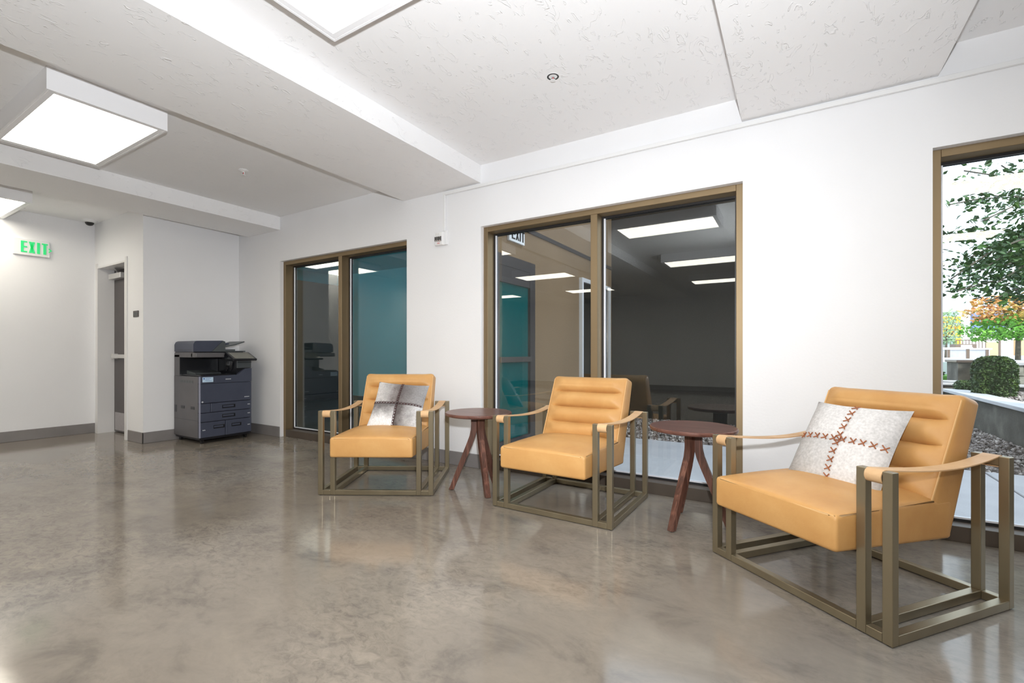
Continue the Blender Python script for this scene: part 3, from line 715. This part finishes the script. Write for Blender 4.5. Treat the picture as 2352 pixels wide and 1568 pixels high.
# local: +x front, y from -0.292 (left as seen) to 0.292
hx, hy = 0.300, 0.292
fx = hx
obj('base_plinth', bx(-hx + 0.02, hx - 0.02, -hy + 0.01, hy - 0.01, 0.045, 0.075), 'copier_dark', o)
for sx in (-1, 1):
    for sy in (-1, 1):
        bm = B(); x, y = sx * (hx - 0.055), sy * (hy - 0.05)
        cyl(bm, (x, y - 0.012, 0.023), (x, y + 0.012, 0.023), 0.023, n=16); box(bm, x - 0.012, x + 0.012, y - 0.016, y + 0.016, 0.03, 0.05)
        obj('caster', bm, 'black', o)
obj('left_side_panel', bx(-hx, hx - 0.035, -hy, -hy + 0.02, 0.07, 0.78), 'copier_side', o)
sp_ = obj('left_side_groove', bx(-hx, hx - 0.035, -hy - 0.0006, -hy, 0.268, 0.272), 'copier_dark', o)
obj('right_side_panel', bx(-hx, hx - 0.035, hy - 0.02, hy, 0.07, 1.0), 'copier_side', o)
obj('core', bx(-hx + 0.005, hx - 0.035, -hy + 0.02, hy - 0.02, 0.07, 0.775), 'copier_dark', o)
obj('rear_column', bx(-hx, -hx + 0.13, -hy, hy - 0.02, 0.78, 1.035, 0.004), 'copier_side', o)
vp = obj('vent_panel', bx(-0.16, 0.16, -hy - 0.001, -hy, 0.70, 0.735), 'copier_side', o)
for k in range(5): obj('vent_slot', bx(-0.15 + k * 0.062, -0.10 + k * 0.062, -hy - 0.002, -hy - 0.001, 0.704, 0.731), 'copier_grey', vp)
for x in (-0.13, 0.10): obj('grip', bx(x, x + 0.085, -hy - 0.002, -hy, 0.395, 0.43, 0.001, 1), 'copier_dark', o)
obj('power_socket', bx(-0.285, -0.235, -hy - 0.002, -hy, 0.345, 0.43), 'copier_dark', o)
def front(name, y0, y1, z0, z1, mat='copier', parent=None):
    return obj(name, bx(fx - 0.036, fx, y0, y1, z0, z1, 0.006, 2), mat, parent or o)
g = 0.0022
d1 = front('paper_drawer', -hy, -0.012 - g, 0.072, 0.250 - g); d2 = front('paper_drawer', -0.012 + g, hy, 0.072, 0.250 - g)
d3 = front('paper_drawer', -hy, hy, 0.250 + g, 0.358 - g); d4 = front('paper_drawer', -0.175 + g, hy, 0.358 + g, 0.468 - g)
front('waste_cover', -hy, -0.175 - g, 0.358 + g, 0.468 - g)
fd = front('front_door', -hy, hy, 0.468 + g, 0.698 - g)
def handle(parent, y0, y1, z):
    h = obj('handle', bx(fx - 0.002, fx + 0.0012, y0, y1, z - 0.02, z + 0.02, 0.001, 1), 'copier_dark', parent)
    obj('handle_lip', bx(fx, fx + 0.006, y0 + 0.006, y1 - 0.02, z - 0.008, z + 0.012, 0.002, 1), 'copier', h)
handle(d1, -0.145, -0.020, 0.185); handle(d2, 0.055, 0.170, 0.185); handle(d3, -0.050, 0.10, 0.305); handle(d4, -0.050, 0.10, 0.415)
for p_, y, z in ((d1, -0.255, 0.16), (d2, 0.25, 0.165), (d3, 0.25, 0.308), (d4, 0.25, 0.418)):
    bm = B(); cyl(bm, (fx, y, z), (fx + 0.003, y, z), 0.006, n=10); cyl(bm, (fx, y + 0.016, z), (fx + 0.003, y + 0.016, z), 0.006, n=10); obj('indicator', bm, 'pale_mark', p_)
bm = B(); cyl(bm, (fx, -0.262, 0.487), (fx + 0.003, -0.262, 0.487), 0.009, n=12); obj('lock', bm, 'pale_mark', fd)
bm = B()
for k in range(6): box(bm, fx, fx + 0.001, 0.205 + k * 0.010, 0.213 + k * 0.010, 0.508, 0.517)
obj('model_mark', bm, 'pale_mark', fd)
uc = obj('upper_cover', prism(B(), [(-hy, 0.70), (hy, 0.70), (hy, 0.865), (0.215, 0.862), (0.125, 0.790), (-hy, 0.782)], fx - 0.036, fx, lambda a, b, dd: (dd, a, b)), 'copier', o)
bm = B()
for k in range(7): box(bm, fx, fx + 0.001, -0.012 + k * 0.009, -0.005 + k * 0.009, 0.736, 0.746)
obj('maker_mark', bm, 'pale_mark', uc)
st = obj('sticker', bx(fx, fx + 0.001, -0.262, -0.148, 0.715, 0.772), 'sticker', uc)
bm = B(); box(bm, fx + 0.001, fx + 0.0016, -0.253, -0.238, 0.748, 0.764)
for k, w in enumerate((0.06, 0.045, 0.07)): box(bm, fx + 0.001, fx + 0.0016, -0.232, -0.232 + w, 0.757 - k * 0.014, 0.7605 - k * 0.014)
obj('sticker_print', bm, 'sticker_ink', st)
obj('corner_strip', bx(fx - 0.012, fx + 0.0008, -hy - 0.0008, -hy + 0.010, 0.075, 0.78), 'edge_trim', o)
# paper output bay
obj('output_tray', bx(-hx + 0.13, fx - 0.02, -hy + 0.02, 0.12, 0.785, 0.800, 0.003), 'copier_dark', o)
obj('tray_ramp', prism(B(), [(-0.17, 0.80), (0.06, 0.80), (0.04, 0.815), (-0.17, 0.845)], -0.22, 0.06, lambda a, b, dd: (a, dd, b)), 'copier_grey', o)
obj('bay_back', bx(-hx + 0.13, -hx + 0.14, -hy + 0.0, 0.12, 0.80, 1.0), 'copier_dark', o)
obj('right_column', bx(-hx + 0.13, fx - 0.035, 0.13, hy - 0.02, 0.78, 1.0), 'copier_dark', o)
rc = obj('right_cover', bx(fx - 0.035, fx - 0.004, 0.125, hy, 0.868, 0.975, 0.005), 'copier_grey', o)
obj('cover_groove', bx(fx - 0.006, fx - 0.003, 0.125, hy, 0.935, 0.941), 'copier_dark', rc)
bm = B()
for k in range(5): tube(bm, [(0.05 + 0.03 * k, 0.128, 0.83 + 0.02 * (k % 3)), (0.06 + 0.03 * k, 0.118, 0.90), (0.05 + 0.035 * k, 0.126, 0.95)], 0.009, 8)
obj('inner_mechanism', bm, 'gasket', o, True)
# scanner bed and document feeder
obj('scanner_bed', box(bx(-hx, 0.14, -hy, hy - 0.005, 1.0, 1.062, 0.008), 0.10, 0.215, -hy, 0.02, 1.0, 1.055, 0.01), 'copier_side', o)
obj('platen_gap', bx(-hx + 0.01, 0.15, -hy + 0.01, hy - 0.02, 1.062, 1.070), 'copier_dark', o)
adf = obj('document_feeder', prism(B(), [(-hy - 0.002, 1.070), (-hy - 0.002, 1.155), (-hy + 0.012, 1.185), (-hy + 0.035, 1.197), (0.02, 1.205), (0.045, 1.198), (0.045, 1.070)], -hx + 0.01, 0.165, lambda a, b, dd: (dd, a, b)), 'copier', o, True)
obj('feeder_side', prism(B(), [(-0.02, 1.07), (0.17, 1.07), (0.17, 1.10), (-0.02, 1.10)], -hx + 0.01, 0.16, lambda a, b, dd: (dd, a, b)), 'copier_grey', o)
obj('feeder_front', prism(B(), [(-0.10, 1.072), (0.050, 1.072), (0.050, 1.195), (0.02, 1.195)], 0.165, 0.172, lambda a, b, dd: (dd, a, b)), 'copier_grey', adf)
obj('feeder_groove', bx(-0.23, 0.11, -hy - 0.004, -hy - 0.002, 1.088, 1.092), 'copier_dark', adf)
ft = obj('feed_tray', prism(B(), [(0.045, 1.12), (0.045, 1.132), (0.20, 1.165), (0.315, 1.205), (0.318, 1.192), (0.20, 1.150)], -hx + 0.05, 0.10, lambda a, b, dd: (dd, a, b)), 'copier_grey', o)
obj('paper_guide', bx(-0.06, -0.03, 0.08, 0.20, 1.15, 1.18, 0.004), 'copier', ft)
obj('eject_tray', bx(-hx + 0.03, 0.15, 0.05, hy + 0.01, 1.068, 1.082, 0.004), 'copier_grey', o)
# control panel, tilted towards the user
cp = obj('control_panel', bx(-0.105, 0.105, -0.14, 0.14, -0.013, 0.013, 0.006), 'copier_dark', o, loc=(0.285, 0.175, 1.012), rot=(0, R(24), 0))
obj('touch_screen', bx(-0.085, 0.088, -0.115, 0.12, 0.013, 0.0145), 'screen', cp)
obj('panel_arm', bx(0.13, 0.26, 0.06, 0.26, 0.978, 1.002, 0.004), 'copier_grey', o)
obj('panel_bracket', prism(B(), [(0.0, 0.985), (0.07, 0.985), (0.11, 1.055), (0.065, 1.06)], 0.165, 0.20, lambda a, b, dd: (dd, a, b)), 'copier_dark', o)

# ------------------------------------------------------------------ outside: court beyond the middle window
GZ = -0.05
walk = empty('sidewalk', (0, 0.22, GZ), 0, 'pale grey concrete sidewalk slabs along the windows outside', 'sidewalk', kind='structure')
xs = [-2.70, -0.50, 1.475, 3.45, 5.4]
for a, b in zip(xs, xs[1:]): obj('slab', bx(a + 0.006, b - 0.006, 0.0, 2.25, -0.10, 0.0, 0.006, 1), 'sidewalk', walk)
obj('joint_bed', bx(-2.70, 5.4, 0.0, 2.26, -0.12, -0.03), 'soil', walk)
tag(obj('garden_ground', box(bx(-2.72, 2.3, 2.48, 9.5, GZ - 0.2, GZ - 0.035), 2.3, 30, -0.1, 9.5, GZ - 0.3, GZ - 0.13), 'soil'), 'dark soil under the gravel bed outside the windows', 'ground', kind='structure')
# gravel: far past counting
bm = B(); rg = random.Random(3)
tmpl = bmesh.new(); bmesh.ops.create_icosphere(tmpl, subdivisions=1, radius=1.0)
tv = [v.co.copy() for v in tmpl.verts]; tf = [[v.index for v in f.verts] for f in tmpl.faces]; tmpl.free()
gv, gf = [], []
def stone(x, y, z, s):
    q = Euler((rg.random() * 6, rg.random() * 6, rg.random() * 6)).to_matrix(); sc = Vector((s * rg.uniform(0.8, 1.5), s * rg.uniform(0.7, 1.1), s * rg.uniform(0.5, 0.8)))
    b0 = len(gv)
    for v in tv:
        p = q @ Vector((v.x * sc.x, v.y * sc.y, v.z * sc.z)) * (1 + rg.uniform(-0.18, 0.18)); gv.append((x + p.x, y + p.y, z + p.z))
    for f in tf: gf.append([b0 + k for k in f])
for k in range(7600):
    x, y = rg.uniform(-2.66, 2.22), 2.50 + 1.86 * rg.random()
    stone(x, y, GZ - 0.020 + rg.uniform(-0.008, 0.012), rg.uniform(0.013, 0.026))
for k in range(3300):
    x, y = rg.uniform(1.35, 2.24), rg.uniform(4.3, 7.6)
    stone(x, y, GZ - 0.020 + rg.uniform(-0.008, 0.012), rg.uniform(0.014, 0.028))
for k in range(1800):
    x, y = rg.uniform(2.62, 4.4), rg.uniform(4.6, 7.85)
    stone(x, y, 0.350 + rg.uniform(-0.008, 0.012), rg.uniform(0.014, 0.028))
me = bpy.data.meshes.new('gravel'); me.from_pydata(gv, [], gf); me.materials.append(M['gravel'])
tag(share('gravel', me), 'mixed brown and grey gravel bed beyond the sidewalk', 'gravel', kind='stuff')
# dark wing around the court, teal room behind the first window
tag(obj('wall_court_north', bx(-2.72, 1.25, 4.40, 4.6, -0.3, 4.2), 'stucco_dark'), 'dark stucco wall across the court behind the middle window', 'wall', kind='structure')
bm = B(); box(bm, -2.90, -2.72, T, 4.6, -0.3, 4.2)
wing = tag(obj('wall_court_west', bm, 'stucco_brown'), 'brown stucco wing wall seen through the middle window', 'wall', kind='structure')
obj('trim_band', bx(-2.72, -2.705, T + 0.02, 4.38, 2.47, 2.52), 'bronze_dark', wing)
def storefront(name, y0, y1, zt, frame, fw, panes, lb, lmat):
    w = empty(name, (-2.72, 0, 0), 0, lb, 'door', kind='structure')
    obj('frame', box(box(box(bx(0, 0.05, y0, y0 + fw, 0, zt), 0, 0.05, y1 - fw, y1, 0, zt), 0, 0.05, y0 + fw, y1 - fw, zt - fw, zt), 0, 0.05, y0 + fw, y1 - fw, 0, 0.08), frame, w)
    obj('pane', bx(0.012, 0.018, y0 + fw, y1 - fw, 0.08, zt - fw), lmat, w)
    return w
M['teal_glass'] = plain('dark_teal_glass', (0.0, 0.085, 0.085), 0.05)
M['black_glass'] = plain('black_glass', (0.004, 0.006, 0.006), 0.05)
w = storefront('door_2', 0.62, 1.53, 2.10, 'bronze_dark', 0.12, 1, 'dark framed teal glass door across the court', 'teal_glass')
obj('transom_bar', bx(0.018, 0.045, 0.74, 1.41, 1.80, 1.98), 'bronze_dark', w); obj('push_bar', bx(0.03, 0.07, 0.74, 1.41, 0.93, 0.99, 0.005), 'plate', w)
storefront('door_3', 2.98, 4.22, 2.15, 'jamb', 0.06, 1, 'white framed black glass door across the court', 'black_glass')
o = empty('exit_sign', (-2.72, 1.14, 2.37), 0, 'white EXIT sign with black letters seen through the middle window', 'sign')
obj('sign_box', bx(0, 0.03, -0.17, 0.17, -0.085, 0.085, 0.003), 'white_plastic', o)
exit_letters(o, 0.12, 'black', 0.0302, -0.12, -0.058, arrow=False)
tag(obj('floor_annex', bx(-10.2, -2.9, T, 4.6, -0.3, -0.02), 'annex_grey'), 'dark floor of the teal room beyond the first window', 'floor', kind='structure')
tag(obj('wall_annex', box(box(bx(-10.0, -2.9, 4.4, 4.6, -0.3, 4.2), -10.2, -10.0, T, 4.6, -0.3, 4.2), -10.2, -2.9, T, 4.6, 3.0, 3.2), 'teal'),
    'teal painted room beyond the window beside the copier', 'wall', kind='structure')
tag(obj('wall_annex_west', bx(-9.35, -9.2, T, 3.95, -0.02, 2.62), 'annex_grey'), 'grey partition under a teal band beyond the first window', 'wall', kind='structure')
o = copy_tree(bpy.data.objects['ceiling_light']); o.location = (-8.35, 2.75, 3.0)
for c_ in o.children:
    if c_.name.startswith('diffuser'):
        c_.data = c_.data.copy(); c_.data.materials[0] = plain('dim_diffuser', (0.9, 0.88, 0.8), 0.5, emit=((1.0, 0.95, 0.8), 2.2))
tag(o, 'lit ceiling light in the teal room beyond the first window', 'ceiling light', 'surface-mounted ceiling lights')
o = copy_tree(bpy.data.objects['ceiling_light']); o.location = (-5.0, 0.75, 3.0); tag(o, 'unseen light added to brighten the teal room close behind the first window', 'ceiling light', 'surface-mounted ceiling lights')  # hidden lamp added to brighten the teal walls

# ------------------------------------------------------------------ outside: planter, shrubs, terrace and trees beyond the third window
pl = empty('planter_wall', (2.30, 0.6, GZ), 0, 'weathered concrete planter wall running away from the tree window', 'planter')
obj('wall_body', bx(0, 0.2, 0.0, 7.1, -0.1, 0.40), 'conc', pl); obj('coping', bx(-0.05, 0.25, -0.05, 7.15, 0.40, 0.448, 0.004, 1), 'coping', pl)
tag(obj('planter_soil', box(bx(2.5, 30, 0.65, 8.85, -0.18, 0.33), -2.5, 3.2, 8.85, 10.9, -0.18, 0.33), 'soil'), 'dark planting soil behind the concrete planter wall', 'soil', kind='structure')
def ray(u, v, depth):
    """point seen at photo pixel (u, v) at the given optical depth, used to lay out the garden"""
    yaw = 0.5475; fw = Vector((-math.sin(yaw), math.cos(yaw), 0)); rt = Vector((math.cos(yaw), math.sin(yaw), 0))
    return CAM + (fw + rt * ((u - 1176) / 1064) + Vector((0, 0, 1)) * (-(v - 810.6) / 1064)) * depth
def leaf_mesh(name, places, mat, parent, size, rng, flat=0.4):
    V, F = [], []
    for p in places:
        s = size * rng.uniform(0.6, 1.3); q = Euler((rng.uniform(-flat, flat) * 3, rng.uniform(-flat, flat) * 3, rng.uniform(0, 6.3))).to_matrix()
        b = len(V)
        for v in ((0, -0.5, 0), (0.34, -0.12, 0.06), (0.22, 0.22, 0.05), (0, 0.62, -0.05), (-0.22, 0.22, 0.05), (-0.34, -0.12, 0.06)):
            w = q @ Vector(v) * s; V.append((p[0] + w.x, p[1] + w.y, p[2] + w.z))
        F += [(b, b + 1, b + 2, b + 3), (b, b + 3, b + 4, b + 5)]
    me = bpy.data.meshes.new(name); me.from_pydata(V, [], F); me.materials.append(M[mat])
    o = share(name, me, parent); o['kind'] = 'stuff'; return o
def clipped_shrub(name, c, rx, ry, h, n, label, seed, lsize=0.03):
    rng = random.Random(seed); o = empty(name, c, 0, label, 'shrub', 'clipped garden shrubs')
    pts = []
    for k in range(n):
        a = rng.uniform(0, 6.283); t = rng.random(); z = h * (0.04 + 0.96 * t)
        rr = 1.0 - 0.10 * (2 * t - 1) ** 4 - 0.30 * max(0.0, (t - 0.72) / 0.28) ** 2 - (0.25 if t > 0.93 else 0) * rng.random()
        if rng.random() < 0.3: rr = 0.8 * math.sqrt(rng.random()); z = h * (1.02 - 0.14 * rr ** 2) * rng.uniform(0.96, 1.0)
        ca, sa = math.cos(a), math.sin(a); k4 = 1 / (abs(ca) ** 2.6 + abs(sa) ** 2.6) ** (1 / 2.6)
        j = 1 + 0.06 * noise.noise(Vector((ca * 3, sa * 3, z * 6))) + rng.uniform(-0.05, 0.04)
        pts.append((rx * ca * k4 * rr * j, ry * sa * k4 * rr * j, z))
    leaf_mesh('foliage', pts, 'box', o, lsize, rng, 1.0)
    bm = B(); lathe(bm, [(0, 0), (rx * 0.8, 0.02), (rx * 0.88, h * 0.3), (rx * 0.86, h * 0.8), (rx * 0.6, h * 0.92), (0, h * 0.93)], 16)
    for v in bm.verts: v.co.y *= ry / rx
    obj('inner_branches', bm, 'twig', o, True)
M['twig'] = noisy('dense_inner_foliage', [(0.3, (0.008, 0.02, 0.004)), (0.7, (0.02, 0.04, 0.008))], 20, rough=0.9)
c = ray(2283, 905, 7.3)
clipped_shrub('boxwood_shrub', (c.x, c.y, 0.335), 0.245, 0.245, 0.64, 5600, 'rounded green boxwood shrub in the gravel planter outside', 1)
c = ray(2222, 893, 8.1); clipped_shrub('boxwood_shrub', (c.x, c.y, 0.33), 0.17, 0.16, 0.22, 900, 'small low shrub left of the big boxwood outside', 2)
c = ray(2168, 874, 11.0); clipped_shrub('boxwood_shrub', (c.x - 0.35, c.y, 0.33), 0.32, 0.3, 0.36, 1200, 'dark hedge shrub at the left edge of the tree window', 3, 0.05)
# block retaining wall behind the planter, built block by block
rw = empty('retaining_wall', (0, 9.0, 0.0), 0, 'split-face block retaining wall behind the garden shrub', 'wall')
rg = random.Random(5)
blk = bx(-0.198, 0.198, -0.1, 0.1, -0.098, 0.098, 0.012, 1)
for v in blk.verts: v.co += Vector((rg.uniform(-.004, .004), rg.uniform(-.012, .012), rg.uniform(-.004, .004)))
first = obj('block', blk, 'block', rw, loc=(3.45, 0, 0.30)); bme = first.data
for r_ in range(3):
    for k in range(18):
        if r_ == 0 and k == 0: continue
        x = 3.45 + 0.40 * k + (0.2 if r_ % 2 else 0)
        share('block', bme, rw, (x, rg.uniform(-0.008, 0.008), 0.30 + 0.2 * r_), (0, 0, 3.1416 if rg.random() < .5 else 0))
obj('coping', bx(3.25, 10.9, -0.14, 0.14, 0.80, 0.86, 0.008, 1), 'coping', rw)
obj('coping_lower', bx(3.25, 10.9, -0.30, -0.10, 0.40, 0.45, 0.008, 1), 'coping', rw)
pb = empty('planter_box', (0, 0, 0), 0, 'dark concrete planter box left of the boxwood shrub', 'planter')
a = ray(2224, 870, 9.5); obj('box_body', bx(a.x - 0.20, a.x + 0.20, a.y - 0.2, a.y + 0.6, 0.2, 0.84), 'conc', pb); obj('box_rim', bx(a.x - 0.23, a.x + 0.23, a.y - 0.23, a.y + 0.63, 0.84, 0.89, 0.006, 1), 'rail', pb)
for k, (v, dpt) in enumerate(((874, 8.9), (880, 8.5))):
    a = ray(2200, v, dpt); s = empty('garden_step', (a.x, a.y, a.z), 0, ('upper', 'lower')[k] + ' pale stone step at the foot of the dark planter box', 'step', 'garden steps')
    obj('tread', bx(-1.5, 0.08, -0.14, 0.14, -0.035, 0.0, 0.005, 1), 'coping', s); obj('riser', bx(-1.5, 0.08, -0.10, 0.14, -0.2, -0.035), 'conc', s)
tag(obj('terrace', box(bx(3.3, 60, 9.15, 17, 0.0, 0.80), -30, 60, 17, 90, 0.0, 0.80), 'sidewalk'), 'pale paved terrace far behind the garden', 'ground', kind='structure')
tag(obj('lawn', bx(-6, 3.28, 10.95, 16.95, 0.1, 0.50), 'grass'), 'strip of green lawn below the terrace outside', 'lawn', kind='structure')
def bench(u, v, dpt, w, label):
    a = ray(u, v, dpt); s = empty('bench', (a.x, a.y, 0.80), R(-10), label, 'bench', 'white benches on the terrace')
    obj('seat', bx(-w / 2, w / 2, -0.2, 0.2, 0.40, 0.47, 0.01, 1), 'far_white', s)
    for k in (-1, 1): obj('leg', bx(k * w * 0.4 - 0.05, k * w * 0.4 + 0.05, -0.18, 0.18, 0, 0.40), 'rail', s)
bench(2178, 830, 20, 1.5, 'white bench at the left edge of the tree window'); bench(2222, 826, 23, 1.7, 'white bench behind the dark planter box')
# low wall, railing, buildings
a = ray(2205, 812, 27); lw = empty('terrace_wall', (a.x, a.y, 0.8), R(-20), 'pale grey low terrace wall below the railing', 'wall')
obj('wall_body', bx(-1.9, 1.2, -0.2, 0.2, 0, 0.42), 'coping', lw); obj('wall_cap', bx(-1.95, 1.25, -0.25, 0.25, 0.42, 0.5), 'far_white', lw)
a = ray(2225, 808, 31); ra = empty('railing', (a.x, a.y, 0.8), R(-20), 'brown picket railing in front of the white building', 'railing')
for z in (0.25, 1.1): obj('rail', bx(-2.2, 0.8, -0.03, 0.03, z - 0.03, z + 0.03), 'rail', ra)
first = obj('picket', bx(-0.022, 0.022, -0.02, 0.02, 0, 1.1), 'rail', ra, loc=(-2.15, 0, 0))
for k in range(1, 20): share('picket', first.data, ra, (-2.15 + k * 0.155, 0, 0))
def bld(name, u0, u1, v0, dpt, mat, label, depth=4.0):
    a = ray(u0, v0, dpt); b = ray(u1, v0, dpt); w = (b - a).length
    o = empty(name, ((a.x + b.x) / 2, (a.y + b.y) / 2, 0.8), 0.5475, label, 'building')
    obj('walls', bx(-w / 2, w / 2, 0, depth, 0, a.z - 0.8), mat, o); return o, w, a.z - 0.8
o, w, h = bld('white_building', 2216, 2420, 715, 44, 'far_white', 'long white building far behind the garden trees')
k = w / 204
obj('blue_panel', bx(-w / 2 + 13 * k, -w / 2 + 88 * k, -0.25, 0, h * 0.55, h * 0.96), 'far_blue', o)
obj('roof_edge', bx(-w / 2 - 0.1, w / 2, -0.15, 4.1, h, h + 0.12), 'coping', o)
obj('garage_door', bx(-w / 2 + 84 * k, -w / 2 + 103 * k, -0.04, 0, 0, h * 0.16), 'coping', o); obj('tan_bay', bx(-w / 2 + 112 * k, -w / 2 + 150 * k, -0.2, 0, 0, h * 0.36), 'far_tan', o)
obj('low_tan_bay', bx(-w / 2 + 47 * k, -w / 2 + 80 * k, -0.08, 0, 0, h * 0.30), 'far_tan', o)  # lower bay in the same tan
o, w, h = bld('blue_building', 2140, 2215, 720, 38, 'far_pale_blue', 'pale blue building with yellow panels at the left edge of the tree window')
k = w / 75
for a0, a1 in ((8, 48), (52, 64)):
    for z0, z1 in ((0.05, 0.42), (0.46, 0.74), (0.78, 0.93)):
        p_ = obj('yellow_panel', bx(-w / 2 + a0 * k, -w / 2 + a1 * k, -0.1, 0, h * z0, h * z1), 'far_yellow' if a0 > 20 or z0 > 0.4 else 'far_glass', o)
obj('corner_pier', bx(w / 2 - 11 * k, w / 2 - 8 * k, -0.3, 0, 0, h), 'far_white', o)
a = ray(2296, 812, 22); lp = empty('lamp_post', (a.x, a.y, 0.8), 0, 'slim dark lamp post in front of the white building', 'lamp post')
obj('pole', cyl(B(), (0, 0, 0), (0, 0, 2.6), 0.045, n=10), 'rail', lp); obj('lantern', bx(-0.12, 0.12, -0.12, 0.12, 2.6, 2.9, 0.02), 'rail', lp)
a = ray(2212, 803, 28); ub = empty('utility_box', (a.x, a.y, 0.8), R(20), 'small white utility box beside a dark cabinet on the terrace', 'box')
obj('white_door', bx(-0.28, 0.28, -0.27, -0.25, 0.1, 0.72), 'far_white', ub); obj('cabinet', bx(-0.55, 0.55, -0.25, 0.25, 0, 0.78, 0.02), 'rail', ub)

# trees
def tree(name, label, base, trunk_h, trunk_r, branches, leafs, size, seed, flat=0.5):
    """branches: list of polylines in world space; leafs: (material, [points])"""
    o = empty(name, base, 0, label, 'tree', 'garden trees'); rng = random.Random(seed); inv = -Vector(base)
    bm = B(); cyl(bm, (0, 0, 0), (0.03, 0.02, trunk_h), trunk_r, trunk_r * 0.55, 12); obj('trunk', bm, 'bark', o, True)
    bm = B()
    for br in branches: tube(bm, [Vector(p) + inv for p in br], 0.011, 5)
    obj('branches', bm, 'bark', o, True)
    for mat, pts in leafs: leaf_mesh('foliage', [Vector(p) + inv for p in pts], mat, o, size, rng, flat)
    return o
# near maple: its boughs hang across the top of the third window
rng = random.Random(21)
tb = ray(2560, 860, 8.6); top = Vector((tb.x, tb.y, 2.6))
boughs, pts = [], []
tips = [(2215, 392, 6.8), (2180, 470, 7.2), (2172, 545, 7.0), (2185, 640, 6.6), (2240, 440, 8.0), (2262, 505, 6.4), (2300, 380, 7.4), (2330, 450, 7.0), (2280, 570, 7.6), (2230, 590, 6.9),
        (2320, 560, 6.6), (2345, 500, 8.2), (2225, 660, 7.3), (2290, 650, 6.8), (2340, 640, 7.6), (2360, 590, 7.2), (2380, 420, 7.2), (2400, 520, 6.8), (2420, 620, 7.4), (2275, 690, 7.0), (2330, 695, 7.3),
        (2440, 380, 8), (2470, 480, 7.5), (2500, 600, 7.2), (2200, 615, 7.5), (2255, 620, 7.0), (2310, 610, 7.2), (2370, 660, 6.7), (2350, 405, 7.6), (2200, 668, 6.9)]
for u, v, dd in tips:
    tip = ray(u, v, dd); root = top + Vector((rng.uniform(-.1, .1), rng.uniform(-.1, .1), rng.uniform(-0.6, 1.2)))
    mid = root.lerp(tip, 0.55) + Vector((0, 0, 0.25)); br = [root, root.lerp(mid, 0.5) + Vector((0, 0, 0.08)), mid, mid.lerp(tip, 0.6) + Vector((0, 0, 0.06)), tip]
    boughs.append(br)
    dens = 250 if v > 540 else 150
    for k in range(dens):
        t = rng.random() ** 0.75; i = min(3, int(t * 4)); p = br[i].lerp(br[i + 1], t * 4 - i)
        sp = 0.10 + 0.24 * t * (1.25 - t)
        pts.append(p + Vector((rng.gauss(0, sp), rng.gauss(0, sp), rng.gauss(-0.02, sp * 0.36))))
tree('maple_tree', 'near maple whose dark green boughs hang across the tree window', (tb.x, tb.y, 0.33), 2.6, 0.11, boughs, [('leaf', pts)], 0.088, 4, 0.35)
# small turning maple on the terrace
def crown(c, rx, rz, n, rng, layers=5):
    out = []
    for k in range(n):
        l = rng.randrange(layers); z = -rz + 2 * rz * (l + 0.5) / layers; w = rx * math.sqrt(max(0.08, 1 - (z / rz) ** 2))
        a = rng.uniform(0, 6.283); r_ = w * math.sqrt(rng.random()); out.append(c + Vector((r_ * math.cos(a), r_ * math.sin(a), z + rng.gauss(0, 0.09) - 0.15 * (r_ / rx) ** 2)))
    return out
rng = random.Random(8)
base = ray(2338, 813, 15.5); base.z = 0.8
cg = ray(2325, 752, 15.5); co_ = ray(2322, 706, 15.5)
lo = crown(cg, 1.35, 0.36, 1500, rng, 3); hi = crown(co_, 1.25, 0.40, 1300, rng, 3)
tree('maple_tree', 'smaller maple turning orange at the top, trunk behind the boxwood', tuple(base), 2.2, 0.075,
     [[Vector((base.x, base.y, base.z + 0.9)), p.lerp(Vector((base.x, base.y, p.z)), 0.5), p] for p in rng.sample(lo + hi, 24)], [('leaf_bright', lo), ('leaf_orange', hi)], 0.13, 9, 0.35)
base = ray(2172, 812, 24); base.z = 0.8
cc = ray(2172, 752, 24); pp = crown(cc, 0.85, 0.85, 700, rng, 6)
tree('young_tree', 'pale young tree in front of the blue and yellow building', tuple(base), 1.5, 0.05, [[Vector((base.x, base.y, base.z + 0.8)), p] for p in rng.sample(pp, 14)], [('leaf_pale', pp)], 0.12, 10, 0.6)
